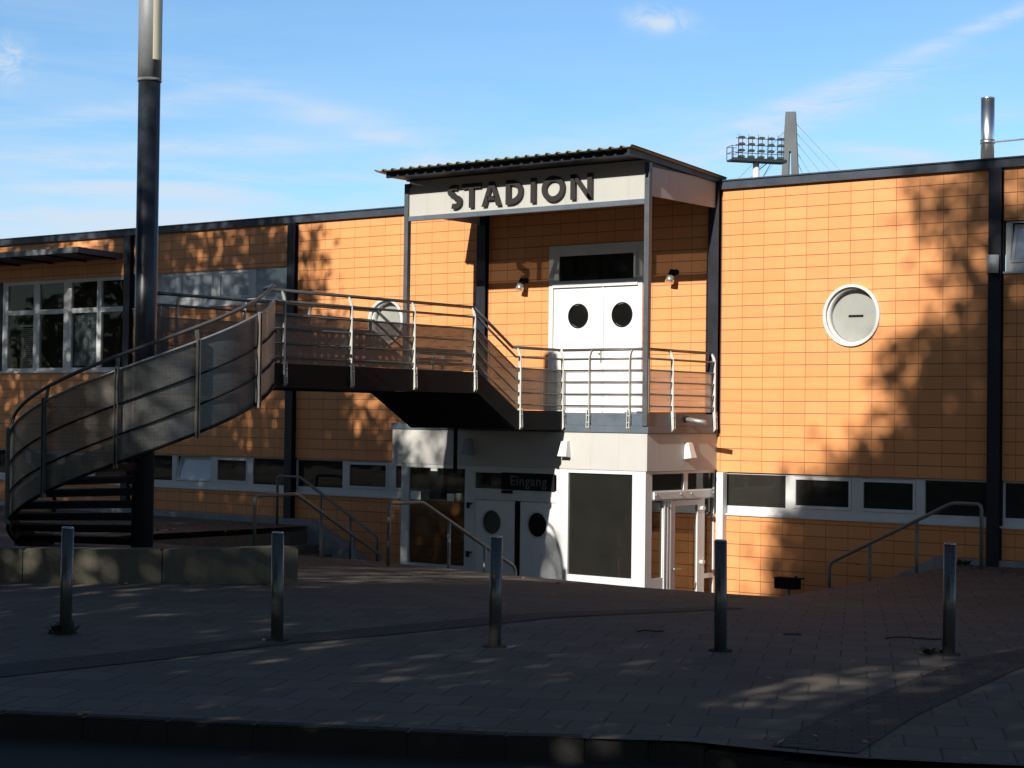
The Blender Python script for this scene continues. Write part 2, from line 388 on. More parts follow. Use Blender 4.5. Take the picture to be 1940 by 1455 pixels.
LEAF = mat_leaf('leaf_green', (.05,.085,.022), (.10,.12,.03))
LITTER = mat_leaf('dry_leaf', (.30,.11,.03), (.36,.20,.06))
WEED = mat_leaf('weed_green', (.035,.05,.015), (.06,.075,.03))

# ------------------------------------------------------------------ setting: road, pavement, court
KERB = [(-90,-22.6),(-20,-22.2),(-4,-21.4),(3,-20.9),(5.2,-20.1),(6.31,-19.55),(7.75,-18.8),(8.6,-18.37),(9.13,-18.1),(9.5,-17.83),(9.78,-17.58),(10.1,-17.48),(10.58,-17.43),(11.08,-17.30),(11.78,-16.93),(14,-15.75),(20,-12.6),(30,-8),(60,3)]
ROADZ = .86
CX0, CX1, CY0 = -9.8, 4.0, -5.75            # outline of the sunken entrance court
def zpave(x, y):
    zw = interp(x, [(-20,.70),(-10,.67),(-6,.66),(3.9,.70),(12,.74)])
    zn = interp(x, [(-20,.72),(-10,.68),(-3,.655),(-.3,.605),(1.8,.58),(3.6,.59),(6,.66),(12,.74)])
    if y > CY0: return lerp(zn, zw, (y-CY0)/(-CY0))
    t = min(1, (CY0-y)/7.0); t = t*(1.15-.15*t)
    return lerp(zn, 1.0, t)
def kerb_y(x): return interp(x, KERB)
def build_setting():
    g = MB(); g.box(-900, 900, -900, 900, -1.2, -.9)
    tag(g.build('ground', EARTH), kind='structure')
    xs = sorted(set([-90,-70,-50,-40,-32,-26] + [-22+.5*i for i in range(0, 83)] + [CX0, CX1] + [20.5,23,26,30,40,60]))
    ys_in = [CY0 + (-CY0)*k/8 for k in range(9)]
    m = MB()
    def strip(x0, x1):
        # court is left out of the sheet
        incourt = x0 >= CX0-1e-6 and x1 <= CX1+1e-6
        def col(x):
            k = kerb_y(x); n = 26
            return [(x, lerp(k, CY0, i/n)) for i in range(n+1)]
        for a, b in zip(zip(col(x0), col(x1)), list(zip(col(x0), col(x1)))[1:]):
            if a[0][1] >= CY0+.01: continue
            m.face([(p[0], p[1], zpave(*p)) for p in (a[0], a[1], b[1], b[0])])
        if not incourt:
            for y0, y1 in zip(ys_in, ys_in[1:]):
                m.face([(p[0], p[1], zpave(*p)) for p in ((x0,y0),(x1,y0),(x1,y1),(x0,y1))])
    xs = [x for x in xs if kerb_y(x) < CY0-.2]
    for a, b in zip(xs, xs[1:]): strip(a, b)
    bmesh.ops.remove_doubles(m.b, verts=m.b.verts[:], dist=.002)
    o = m.build('pavement', PAVE); tag(o, kind='structure')
    for p in o.data.polygons: p.use_smooth = True
    # road
    m = MB(); top = [(x, kerb_y(x)+.05) for x, _ in KERB]
    for (x0,y0),(x1,y1) in zip(top, top[1:]): m.face([(x0,-700,ROADZ),(x1,-700,ROADZ),(x1,y1,ROADZ),(x0,y0,ROADZ)])
    m.face([(-700,-700,ROADZ),(-90,-700,ROADZ),(-90,top[0][1],ROADZ),(-700,top[0][1],ROADZ)])
    m.face([(60,-700,ROADZ),(700,-700,ROADZ),(700,top[-1][1],ROADZ),(60,top[-1][1],ROADZ)])
    tag(m.build('road', ASPH), kind='structure')
    # verge over the road where the street trees grow
    m = MB(); m.box(-120, 90, -60, -28.2, ROADZ-.02, ROADZ+.11); tag(m.build('verge', EARTH), kind='structure')
    # kerb stones: one run, with a joint every 0.3 m further along
    m = MB()
    pts = []
    for (x0,y0),(x1,y1) in zip(KERB, KERB[1:]):
        if x1 < -22 or x0 > 22: continue
        n = max(1, int(math.hypot(x1-x0, y1-y0)/.5))
        pts += [(lerp(x0,x1,i/n), lerp(y0,y1,i/n)) for i in range(n)]
    for (x0,y0),(x1,y1) in zip(pts, pts[1:]):
        d = Vector((x1-x0, y1-y0)); L_ = d.length; d /= L_; nrm = Vector((-d.y, d.x))
        a = Vector((x0,y0)) + d*.002; b = Vector((x1,y1)) - d*.002
        drop = interp((x0+x1)/2, [(9.4,0),(10.6,.06),(14,.08)])
        zt = 1.006 - drop
        q = [a, b, b+nrm*.13, a+nrm*.13]
        v = [(p.x, p.y) for p in q]
        m.prism(v, 'z', ROADZ-.1, zt)
    bmesh.ops.bevel(m.b, geom=[e for e in m.b.edges if abs(e.verts[0].co.z-e.verts[1].co.z)<1e-5 and e.verts[0].co.z>.9], offset=.012, segments=2, affect='EDGES')
    tag(m.build('kerb', KERBM), kind='structure')
    # dark bands in the paving, 4 mm proud
    m = MB()
    def band(pts, w0, w1=None):
        w1 = w1 or w0
        P = []
        for (x0,y0),(x1,y1) in zip(pts, pts[1:]):
            n = max(1, int(math.hypot(x1-x0,y1-y0)/.4)); P += [(lerp(x0,x1,i/n), lerp(y0,y1,i/n)) for i in range(n)]
        P.append(pts[-1])
        Q = []
        for i, p in enumerate(P):
            a, b = P[max(0,i-1)], P[min(len(P)-1,i+1)]; d = Vector((b[0]-a[0], b[1]-a[1])).normalized()
            w = lerp(w0, w1, i/(len(P)-1)); nx, ny = -d.y*w/2, d.x*w/2
            l, r = (p[0]+nx, p[1]+ny), (p[0]-nx, p[1]-ny)
            Q.append(((*l, zpave(*l)+.006), (*r, zpave(*r)+.006)))
        for a, b in zip(Q, Q[1:]): m.face([a[0], b[0], b[1], a[1]])
    band([(4.62,-19.6),(4.75,-18.4),(4.86,-17.2),(4.9,-15.8),(5.1,-14.8),(5.3,-13.2),(5.47,-11.2),(5.55,-9.5)], .62, .34)
    band([(10.70,-17.28),(10.36,-15.8),(9.98,-13.2),(9.9,-11.6),(9.8,-9)], .50)
    tag(m.build('paving_band', PAVEBAND), kind='structure')
    # sunken court: floor and nested steps on three sides
    m = MB(); m.box(CX0+.3, CX1-.3, CY0+.3, -.02, -.6, -.38); tag(m.build('court_floor', PAVE), kind='structure')
    m = MB(); RUN, RISE, NS = .34, .172, 6
    for k in range(NS):
        # k = 0 is the lip under the pavement edge
        o0, o1 = (k)*RUN, (k+1)*RUN; zt = -.38 + RISE*(NS-1-k) if k else None
        x0, x1, y0 = CX0+o0, CX1-o0, CY0+o0
        X0, X1, Y0 = CX0+o1, CX1-o1, CY0+o1
        if k == 0:
            continue
        m.box(x0-RUN, X0-RUN, y0-RUN, -.02, -.7, zt)
        m.box(X1+RUN, x1+RUN, y0-RUN, -.02, -.7, zt)
        m.box(X0-RUN, X1+RUN, y0-RUN, Y0-RUN, -.7, zt)
    # thin lip stones carrying the edge of the paving
    for (x0,x1,y0,y1) in ((CX0-.04,CX0-.005,CY0-.04,-.02),(CX1+.005,CX1+.04,CY0-.04,-.02),(CX0-.04,CX1+.04,CY0-.04,CY0-.005)):
        m.box(x0, x1, y0, y1, -.7, .56)
    tag(m.build('court_steps', STEPC), kind='structure')
build_setting()

# ------------------------------------------------------------------ the building
BLD = thing('stadium_building', 'long orange tiled two-storey sports building with white window strips and a STADION entrance', 'building')
COLS = [-20.53, -15.53, -10.50, -5.55, -.51, 4.49, 9.49]
ZT = 6.785
def build_wall():
    m = MB(); D = .30
    def seg(x0, x1, z0, z1): m.box(x0, x1, 0, D, z0, z1)
    # openings per bay: (x0, x1, z0, z1)
    for i in range(-1, 7):
        xl = COLS[i] if i >= 0 else -25.53
        xr = COLS[i+1] if i >= 0 and i+1 < 7 else (COLS[0] if i < 0 else 14.49)
        low = (1.285, 2.005); bay = [(low[0], low[1])]
        if xl < -15 and xr < -14: bay.append((3.79, 5.915))
        if abs(xl+15.53) < .1: bay.append((5.15, 5.92))
        if xl > 4: bay.append((5.165, 5.975))
        zs = -.9
        for a, b in bay: seg(xl, xr, zs, a); zs = b
        if zs < 2.1 and (abs(xl-COLS[2]) < .1 or abs(xl-COLS[4]) < .1):      # bay with a round window
            c = (-7.99, 4.715) if xl < -6 else (2.035, 4.59); r = .455
            seg(xl, c[0]-.6, zs, ZT); seg(c[0]+.6, xr, zs, ZT); seg(c[0]-.6, c[0]+.6, zs, c[1]-.6); seg(c[0]-.6, c[0]+.6, c[1]+.6, ZT)
            n = 48
            for k in range(n):
                a0, a1 = 2*math.pi*k/n, 2*math.pi*(k+1)/n
                def sq(a):
                    s = .6/max(abs(math.cos(a)), abs(math.sin(a))); return (c[0]+s*math.cos(a), c[1]+s*math.sin(a))
                p = [(c[0]+r*math.cos(a0), c[1]+r*math.sin(a0)), (c[0]+r*math.cos(a1), c[1]+r*math.sin(a1)), sq(a1), sq(a0)]
                m.face([(q[0], 0, q[1]) for q in p])
                m.face([(p[0][0],0,p[0][1]),(p[1][0],0,p[1][1]),(p[1][0],D,p[1][1]),(p[0][0],D,p[0][1])])
        elif abs(xl-COLS[3]) < .1:                                          # bay behind the canopy, door opening
            seg(xl, -4.03, zs, ZT); seg(-2.0, xr, zs, ZT); seg(-4.03, -2.0, zs, 2.9); seg(-4.03, -2.0, 5.99, ZT)
        else: seg(xl, xr, zs, ZT)
    # end walls and back of the block
    m.box(-25.53, -25.23, .3, 14, -.9, ZT); m.box(14.19, 14.49, .3, 14, -.9, ZT)
    m.build('wall', TILE, BLD)
    m = MB(); m.box(-25.5, 14.45, -.02, 14, ZT+.03, ZT+.08); m.build('roof', ROOFFELT, BLD)
    m = MB(); m.box(-25.6, -5.64, -.075, .2, ZT-.005, 6.93, .006); m.box(-.43, 14.55, -.075, .2, ZT-.005, 6.93, .006); m.box(-5.64, -.43, -.05, .2, ZT-.005, 6.91)
    m.box(-25.62, -5.645, -.10, .21, 6.915, 6.937); m.box(-.425, 14.57, -.10, .21, 6.915, 6.937)
    m.build('roof_edge', EDGE, BLD)
    for x in COLS:
        z0 = (2.66 if x in (-5.55, -.51) else -.45) if -9 < x < 3 else .60
        m = MB(); m.box(x-.10, x+.10, -.125, -.105, z0, ZT-.006); m.box(x-.10, x+.10, -.02, -.002, z0, ZT-.006); m.box(x-.05, x+.05, -.105, -.02, z0, ZT-.006)
        m.build('column', NAVY, BLD)
    for x in (-.33,):
        m = MB(); m.box(x-.065, x+.065, -.13, -.003, -.42, 2.0); m.build('corner_post', WHITE, BLD)
    # floors and rooms behind the glass
    m = MB()
    for (x0, x1, z0, z1, dep) in ((-25.4,-.56,1.0,2.6,3.2),(-.46,14.1,1.0,2.6,3.2),(-25.4,-15.6,3.6,6.2,3.5),(-15.46,-10.6,4.9,6.2,3.0),(4.55,14.1,4.9,6.2,3.0)):
        m.box(x0, x1, dep, dep+.05, z0, z1); m.box(x0, x1, .31, dep, z0-.05, z0); m.box(x0, x1, .31, dep, z1, z1+.05)
        m.box(x0-.05, x0, .31, dep, z0, z1); m.box(x1, x1+.05, .31, dep, z0, z1)
    m.build('interior', ROOMD, BLD)
    # grey plinth along the foot of the wall, sloping with the steps
    m = MB()
    m.prism([(-25.5,-.5),(-25.5,.80),(-9.78,.785),(-7.45,-.32),(-7.45,-.5)], 'y', -.24, -.003)
    m.build('plinth', PLINTH, BLD)
    m = MB(); m.prism([(1.35,-.5),(1.35,-.28),(3.55,.79),(14.4,.80),(14.4,-.5)], 'y', -.09, -.003); m.build('plinth', PLINTH, BLD)
build_wall()

def window_strip(xl, zb, glass, off=0.0, tilt1=False, tilt2=False, zh=.715, x_end=4.87, first=True):
    """four lights between two columns: fixed, sash, sash, fixed"""
    x = xl + off; k = zh - .715
    w = MB(); zt = zb + .70 + k; Y0, Y1 = .03, .10
    # apron, head and posts, butted end to end
    xa = .10 if first else 1.44
    w.box(x+xa, x+x_end+.03, Y0, Y1, zb+.03, zb+.155)
    w.box(x+xa, x+x_end+.03, Y0+.02, Y1, zt-.012, zt+.012)
    for a, b in ((.10,.13),(1.38,1.52),(2.58,2.74),(3.70,3.85),(x_end,x_end+.03)):
        if b < xa: continue
        w.box(x+max(a,xa), x+b, Y0+.001, Y1-.001, zb+.155, zt-.012)
    win = w.build('window', WHITE, BLD)
    m = MB(); m.box(x+xa-.02, x+x_end+.04, -.035, .028, zb-.004, zb+.03, .004); m.build('sill', WHITE, win)
    for a, b in ((.13,1.38),(3.85,x_end)):
        if b < xa: continue
        m = MB(); m.box(x+a, x+b, .062, .068, zb+.155, zt-.012); m.build('pane', glass, win)
    for (a, b), tl in zip(((1.52,2.58),(2.74,3.70)), (tilt1, tilt2)):
        m = MB(); t = .05; z0, z1 = zb+.16, zt-.018
        y0, y1 = -.032, .03                      # local: sash hinged on its lower edge
        m.box(x+a+.004, x+b-.004, y0, y1, 0, t); m.box(x+a+.004, x+b-.004, y0, y1, z1-z0-t, z1-z0)
        m.box(x+a+.004, x+a+t, y0, y1, t, z1-z0-t); m.box(x+b-t, x+b-.004, y0, y1, t, z1-z0-t)
        sash = m.build('sash', WHITE, win, (0, .055, z0))
        p = MB(); p.box(x+a+t, x+b-t, -.005, .003, t, z1-z0-t)
        pane = p.build('pane', SKYGL if tl else glass, win, (0, .055, z0))
        if tl: sash.rotation_euler.x = pane.rotation_euler.x = R(-13)
    return win
window_strip(COLS[0]-5, 1.285, DARKGL); window_strip(COLS[0], 1.285, DARKGL)
window_strip(COLS[1], 1.285, DARKGL, .03, tilt1=True)
window_strip(COLS[2], 1.285, DARKGL); window_strip(COLS[3], 1.285, DARKGL)
window_strip(COLS[4], 1.285, DARKGL, -.03); window_strip(COLS[5], 1.285, DARKGL)
window_strip(COLS[1], 5.15, SKYGL, .03, zh=.77)
window_strip(COLS[5], 5.165, DARKGL, -1.32, True, zh=.80, x_end=5.9, first=False)
def big_window(xl):
    w = MB(); z0, z1 = 3.86, 5.86; Y0, Y1 = .03, .10
    xs = [(.43,.62),(1.58,1.80),(2.67,2.94),(3.83,3.98),(4.87,4.92)]
    w.box(xl+.43, xl+4.92, Y0, Y1, 3.82, z0+.03); w.box(xl+.43, xl+4.92, Y0, Y1, z1-.03, 5.91)
    for a, b in xs: w.box(xl+a, xl+b, Y0, Y1, z0+.03, z1-.03)
    for (a, b), (c, d) in zip(xs, xs[1:]): w.box(xl+b, xl+c, Y0+.001, Y1-.001, 5.13, 5.24)
    win = w.build('window', WHITE, BLD)
    m = MB(); m.box(xl+.12, xl+4.95, -.05, .028, 3.775, 3.82, .004); m.build('sill', WHITE, win)
    for (a, b), (c, d) in zip(xs, xs[1:]):
        for za, zb in ((z0+.03, 5.13), (5.24, z1-.03)):
            m = MB(); m.box(xl+b, xl+c, .062, .068, za, zb); m.build('pane', CLEAR, win)
    m = MB(); m.box(xl+.10, xl+.42, .02, .29, 3.79, 5.915); m.build('jamb_panel', NAVY, win)
big_window(COLS[0]); big_window(COLS[0]-5)

def porthole(c, r=.50, bar=True):
    m = MB(); m.ring(c, r, r-.042, 'y', -.045, .02); m.ring(c, r-.020, r-.070, 'y', .021, .20); rim = m.build('porthole_window', WHITE, BLD)
    m = MB(); m.disc(c, r-.071, 'y', .15, .17); m.build('pane', GREYPANE, rim)
    if bar:
        m = MB(); m.box(c[0]-.13, c[0]+.13, .135, .149, c[1]-.016, c[1]+.016); m.build('handle', DARKST, rim)
porthole((2.035, 4.59)); porthole((-7.99, 4.715), .45, False)

def balcony_door():
    f = MB(); X0, X1 = -4.03, -2.0; z0, z1 = 2.975, 5.99
    f.box(X0, X0+.09, -.03, .12, z0, z1); f.box(X1-.09, X1, -.03, .12, z0, z1)
    f.box(X0+.09, X1-.09, -.03, .12, 5.86, z1); f.box(X0+.09, X1-.09, -.05, .12, 5.23, 5.31)
    d = f.build('balcony_door', WHITE, BLD)
    t = MB(); t.box(X0+.09, X0+.20, -.01, .05, 5.31, 5.86); t.box(X1-.20, X1-.09, -.01, .05, 5.31, 5.86); t.box(X0+.20, X1-.20, -.01, .05, 5.80, 5.86); t.box(X0+.20, X1-.20, -.01, .05, 5.31, 5.35)
    t.build('transom_frame', WHITE, d)
    t = MB(); t.box(X0+.20, X1-.20, .02, .028, 5.35, 5.80); t.build('transom_pane', BLACKPANE, d)
    for a, b, pc in ((X0+.095, -2.845, -3.39), (-2.835, X1-.095, -2.44)):
        l = MB(); c = (pc, 4.715); r = .212
        # leaf with a round hole
        pts = [(a, z0+.01), (b, z0+.01), (b, 5.225), (a, 5.225)]
        n = 48
        def sq(t_):
            ct, st = math.cos(t_), math.sin(t_)
            k = min(((b-c[0])/ct if ct > 1e-9 else 1e9), ((a-c[0])/ct if ct < -1e-9 else 1e9), (.4/abs(st) if abs(st) > 1e-9 else 1e9)); return (c[0]+k*ct, c[1]+k*st)
        angs = sorted([2*math.pi*i/n for i in range(n)] + [math.atan2(sy*.4, sx-c[0]) % (2*math.pi) for sx in (a, b) for sy in (1, -1)])
        for i, t0 in enumerate(angs):
            t1 = angs[(i+1) % len(angs)]
            i0, i1 = ((c[0]+r*math.cos(t), c[1]+r*math.sin(t)) for t in (t0, t1))
            l.face([(i0[0],0,i0[1]),(i1[0],0,i1[1]),(*[sq(t1)[0]],0,sq(t1)[1]),(sq(t0)[0],0,sq(t0)[1])])
            l.face([(i0[0],0,i0[1]),(i1[0],0,i1[1]),(i1[0],.05,i1[1]),(i0[0],.05,i0[1])])
        l.box(a, b, 0, .05, z0+.01, c[1]-.4); l.box(a, b, 0, .05, c[1]+.4, 5.225)
        leaf = l.build('door_leaf', WHITEDOOR, d)
        p = MB(); p.ring(c, r+.012, r-.012, 'y', -.008, .012); p.build('porthole_rim', DARKST, d)
        p = MB(); p.disc(c, r-.013, 'y', .02, .03); p.build('porthole_pane', BLACKPANE, d)
    h = MB(); h.box(-2.868, -2.852, -.05, -.001, 3.86, 4.10); h.box(-2.93, -2.868, -.05, -.035, 4.03, 4.05); h.build('handle', GALV, d)
    h = MB(); h.box(-2.855, -2.825, -.022, -.002, z0+.02, 5.22); h.build('astragal', WHITE, d)
    h = MB(); h.ring((-3.39, 4.37), .075, .062, 'y', -.004, -.001, 32); h.box(-3.41,-3.37,-.004,-.001,4.34,4.40); h.build('door_sticker', PAPER, d)
balcony_door()

# canopy -----------------------------------------------------------
def build_canopy():
    YF = -2.15
    m = MB(); n = 420; x0, x1 = -5.80, -.345; yF, zF, yB, zB = -2.84, 7.165, .06, 6.965
    prof = []
    for i in range(n+1):
        x = lerp(x0, x1, i/n); ph = ((x+5.374)/.2092) % 1.0
        t = min(ph, 1-ph); h = .028*max(0, min(1, (.15-t)/.055)); prof.append((x, h))
    for (xa, ha), (xb, hb) in zip(prof, prof[1:]):
        for za, zb, dz in ((zF, zB, 0),):
            q = [m.b.verts.new(p) for p in ((xa,yF,zF+ha),(xb,yF,zF+hb),(xb,yB,zB+hb),(xa,yB,zB+ha))]
            m.b.faces.new(q)
            q2 = [m.b.verts.new(p) for p in ((xa,yF,zF+ha-.012),(xb,yF,zF+hb-.012),(xb,yB,zB+hb-.012),(xa,yB,zB+ha-.012))]
            m.b.faces.new(q2[::-1]); m.b.faces.new([q[0], q2[0], q2[1], q[1]])
    c = m.build('canopy', ROOFCORR, BLD)
    m = MB(); m.box(-5.66, -.47, -2.67, -2.61, 7.055, 7.135, .004)                     # gutter board
    m.box(-5.60, -.50, -2.61, YF-.05, 7.06, 7.073)                                     # soffit
    m.prism([(YF-.05,7.045),(YF-.05,7.075),(.0,6.945),(.0,6.915)], 'x', -5.60, -.50); m.box(-5.60, -5.52, YF-.05, .0, 6.93, 6.999); m.box(-.56, -.48, YF+.02, -.02, 6.90, 6.999)
    m.prism([(-2.80,7.05),(-2.80,7.150),(-.02,6.960),(-.02,6.885)], 'x', -.468, -.42)
    m.build('roof_frame', NAVY, c)
    for px in (-5.60, -.49):
        m = MB(); m.box(px-.045, px+.045, YF-.045, YF+.045, 2.769, 7.0, .004); m.build('post', POSTGREY, c)
    m = MB(); m.box(-5.55, -.54, YF-.012, YF+.018, 6.42, 7.04); sb = m.build('sign_board', BOARD, c)
    m = MB()
    for x in (-4.33, -1.88): m.box(x-.004, x+.004, YF-.0145, YF-.012, 6.42, 7.04)
    m.build('board_joint', BOARDSIDE, c)
    m = MB(); m.box(-5.55, -.54, YF-.04, YF+.04, 6.335, 6.418, .004); m.build('beam', BLUEGREY, c)
    for px in (-5.60, -.49):
        m = MB(); m.box(px-.02, px+.02, YF+.05, -.13, 6.47, 6.93); m.build('side_board', BOARDSIDE, c)
    # letters
    m = MB(); yA, yB = YF-.075, YF-.03; zb, zt = 6.485, 6.905; H = zt-zb; w = .092
    def poly(p): m.prism(p, 'y', yA, yB)
    def R_(x0, x1, z0, z1): poly([(x0,z0),(x1,z0),(x1,z1),(x0,z1)])
    def arc(cx, cz, rx, rz, a0, a1, w_, n=28):
        A = [R(lerp(a0, a1, i/n)) for i in range(n+1)]
        out = [(cx+rx*math.cos(a), cz+rz*math.sin(a)) for a in A]; inn = [(cx+(rx-w_)*math.cos(a), cz+(rz-w_)*math.sin(a)) for a in A]
        for i in range(n): poly([out[i], out[i+1], inn[i+1], inn[i]])
    # S as a swept stroke
    pts = []
    sx, sw = -4.473, .108
    for a in range(52, 262, 10): pts.append((sx+sw*math.cos(R(a)), zb+H*.735+.068*math.sin(R(a))*1.0))
    for a in range(82, -128, -10): pts.append((sx+.002+(sw+.006)*math.cos(R(a)), zb+H*.285+.076*math.sin(R(a))))
    Lf, Rg = [], []
    for i, p in enumerate(pts):
        a_, b_ = Vector(pts[max(0,i-1)]), Vector(pts[min(len(pts)-1,i+1)]); d = (b_-a_).normalized(); nn = Vector((-d.y, d.x))*w*.5
        Lf.append(tuple(Vector(p)+nn)); Rg.append(tuple(Vector(p)-nn))
    for i in range(len(pts)-1):
        q = [Lf[i], Lf[i+1], Rg[i+1], Rg[i]]
        A_ = [(x, yA, z) for x, z in q]; B_ = [(x, yB, z) for x, z in q]
        m.face(A_); m.face(B_); m.face([A_[0],A_[1],B_[1],B_[0]]); m.face([A_[3],A_[2],B_[2],B_[3]])
        if i == 0: m.face([A_[0],A_[3],B_[3],B_[0]])
        if i == len(pts)-2: m.face([A_[1],A_[2],B_[2],B_[1]])
    bmesh.ops.remove_doubles(m.b, verts=m.b.verts[:], dist=.0004)
    R_(-4.296, -3.887, zt-.088, zt); R_(-4.145, -4.05, zb, zt-.088)
    poly([(-3.865,zb),(-3.765,zb),(-3.655,zt-.10),(-3.545,zb),(-3.445,zb),(-3.61,zt),(-3.70,zt)]); R_(-3.735, -3.575, zb+.10, zb+.175)
    R_(-3.342, -3.245, zb, zt); arc(-3.245, zb+H/2, .262, H/2, -90, 90, w)
    R_(-2.812, -2.712, zb, zt)
    arc(-2.345, zb+H/2, .235, H/2+.008, 0, 360, w, 48)
    R_(-1.985, -1.89, zb, zt); R_(-1.645, -1.55, zb, zt); poly([(-1.89,zt),(-1.985,zt),(-1.645,zb),(-1.55,zb)])
    lt = m.build('lettering', BLACKLET, c, label='black letters spelling STADION')
build_canopy()

# vestibule under the balcony ----------------------------------------
VX0, VX1, VY = -5.67, -.50, -2.10
def build_vestibule():
    band = MB()
    band.box(-5.90, -.47, VY-.035, VY+.10, 2.04, 2.648, .006); band.box(-.60, -.47, VY+.10, -.003, 2.04, 2.648); band.box(-5.90, -5.77, VY+.10, -.003, 2.04, 2.648)
    b = band.build('entrance_vestibule', STUCCO, BLD)
    m = MB(); m.box(-5.86, -.61, VY+.101, -.004, 2.50, 2.60); m.build('ceiling', STUCCO, b)
    f = MB(); zb = -.378
    F = lambda x0, x1, z0, z1, y0=VY-.02, y1=VY+.06: f.box(x0, x1, y0, y1, z0, z1)
    F(VX0-.02, -5.52, zb, 2.038); F(-4.235, -4.03, zb, 2.038); F(-2.27, -2.03, zb, 2.038); F(-.757, VX1, zb, 2.038)
    F(-5.52, -4.235, 1.98, 2.038); F(-2.03, -.757, 1.98, 2.038); F(-4.03, -2.27, 1.93, 2.038)
    F(-5.52, -4.235, zb, .30); F(-2.03, -.757, zb, .305); F(-4.03, -2.27, 1.47, 1.66)
    # left side of the box
    G = lambda y0, y1, z0, z1, x: f.box(x-.03, x+.03, y0, y1, z0, z1)
    G(VY+.06, -1.95, zb, 2.038, VX0); G(-.12, -.005, zb, 2.038, VX0); G(-1.95, -.12, 1.95, 2.038, VX0); G(-1.95, -.12, zb, .2, VX0)
    fr = f.build('front_frame', WHITE, b)
    f = MB()
    X = VX1-.03
    G(VY+.06, -1.93, zb, 2.038, X); G(-.03, -.004, zb, 2.038, X); G(-1.93, -.03, 1.99, 2.038, X); G(-1.93, -.03, 1.56, 1.72, X)
    G(-.98, -.86, 1.72, 1.99, X); G(-1.60, -1.32, zb, 1.56, X); G(-.43, -.32, zb, 1.56, X); G(-1.93, -1.60, zb, .31, X); G(-.32, -.03, .22, .30, X)
    for y in (-1.565, -1.47, -1.385): f.box(X+.03, X+.045, y-.018, y+.018, zb, 1.555)
    f.box(X+.03, X+.06, -1.90, -.06, 1.585, 1.70)
    f.build('side_frame', WHITE, b)
    m = MB()
    for y in (-1.86, -1.12, -.80, -.10): m.disc((y, 1.655), .022, 'x', X+.06, X+.085, 14)
    m.build('closer_bolt', GALV, b)
    def pane(name, x0, x1, z0, z1, mat, y=VY+.02):
        m = MB(); m.box(x0, x1, y, y+.008, z0, z1); return m.build(name, mat, b)
    pane('front_pane', -5.52, -4.235, .30, 1.98, SEMI); pane('front_pane', -2.03, -.757, .305, 1.98, ENTRYGL)
    def spane(y0, y1, z0, z1, x, mat=CLEAR):
        m = MB(); m.box(x-.004, x+.004, y0, y1, z0, z1); m.build('side_pane', mat, b)
    spane(-1.95, -.12, .2, 1.95, VX0); spane(-1.93, -1.60, .31, 1.56, X); spane(-.32, -.03, .30, 1.56, X); spane(-.86, -.03, 1.72, 1.99, X, DARKGL); spane(-1.93, -.98, 1.72, 1.99, X, DARKGL)
    # glazed side door
    d = MB(); d.box(X-.02, X+.03, -1.315, -1.235, zb+.02, 1.55); d.box(X-.02, X+.03, -.545, -.435, zb+.02, 1.55); d.box(X-.02, X+.03, -1.235, -.545, 1.46, 1.55); d.box(X-.02, X+.03, -1.235, -.545, zb+.02, -.22)
    sd = d.build('side_door', WHITE, b)
    m = MB(); m.box(X, X+.008, -1.235, -.545, -.22, 1.46); m.build('side_door_pane', CLEAR, b)
    m = MB()
    for z in (1.40, .50): m.disc((-.44, z), .035, 'x', X+.03, X+.09, 18); m.bar((X+.06,-.44,z),(X+.06,-.36,z),.03,.05)
    m.build('hinge', LAMPWHITE, b)
    m = MB(); m.bar((X+.06,-1.28,.43),(X+.06,-1.10,.43),.018,.02); m.disc((-1.28,.43), .02, 'x', X+.03, X+.07, 12); m.build('door_handle', GALV, b)
    # pair of white doors with round lights
    for a, c_, pc in ((-4.02, -3.16, -3.655), (-3.04, -2.28, -2.685)):
        m = MB(); c = (pc, 1.085); r = .215; y = VY+.005
        n = 44; lo, hi = c[1]-.36, 1.46
        def sq(t_):
            ct, st = math.cos(t_), math.sin(t_)
            k = min((c_-c[0])/ct if ct > 1e-9 else 1e9, (a-c[0])/ct if ct < -1e-9 else 1e9, (hi-c[1])/st if st > 1e-9 else 1e9, (lo-c[1])/st if st < -1e-9 else 1e9)
            return (c[0]+k*ct, c[1]+k*st)
        angs = sorted([2*math.pi*i/n for i in range(n)] + [math.atan2(zz-c[1], xx-c[0]) % (2*math.pi) for xx in (a, c_) for zz in (lo, hi)])
        for i, t0 in enumerate(angs):
            t1 = angs[(i+1) % len(angs)]; P0, P1 = ((c[0]+r*math.cos(t), c[1]+r*math.sin(t)) for t in (t0, t1)); Q0, Q1 = sq(t0), sq(t1)
            m.face([(P0[0],y,P0[1]),(P1[0],y,P1[1]),(Q1[0],y,Q1[1]),(Q0[0],y,Q0[1])]); m.face([(P0[0],y,P0[1]),(P1[0],y,P1[1]),(P1[0],y+.05,P1[1]),(P0[0],y+.05,P0[1])])
        m.box(a, c_, y, y+.05, zb+.01, lo)
        m.build('door_leaf', WHITEDOOR, b)
        m = MB(); m.ring(c, r+.02, r-.012, 'y', y-.012, y+.02); m.build('porthole_rim', WHITE, b)
        m = MB(); m.disc(c, r-.013, 'y', y+.03, y+.038); m.build('porthole_pane', BLACKPANE if pc > -3 else ROOMD, b)
    m = MB(); m.box(-3.158, -3.042, VY+.012, VY+.05, zb+.01, 1.465); m.box(-3.11, -3.09, VY-.01, VY+.011, zb+.01, 1.46); m.build('door_mullion', DARKST, b)
    m = MB(); m.box(-4.03, -2.27, VY+.03, VY+.04, 1.66, 1.93); m.build('transom_pane', DARKGL, b)
    m = MB(); m.box(-3.42, -2.30, VY-.045, VY-.021, 1.655, 1.945, .003); sg = m.build('name_plate', DARKST, b)
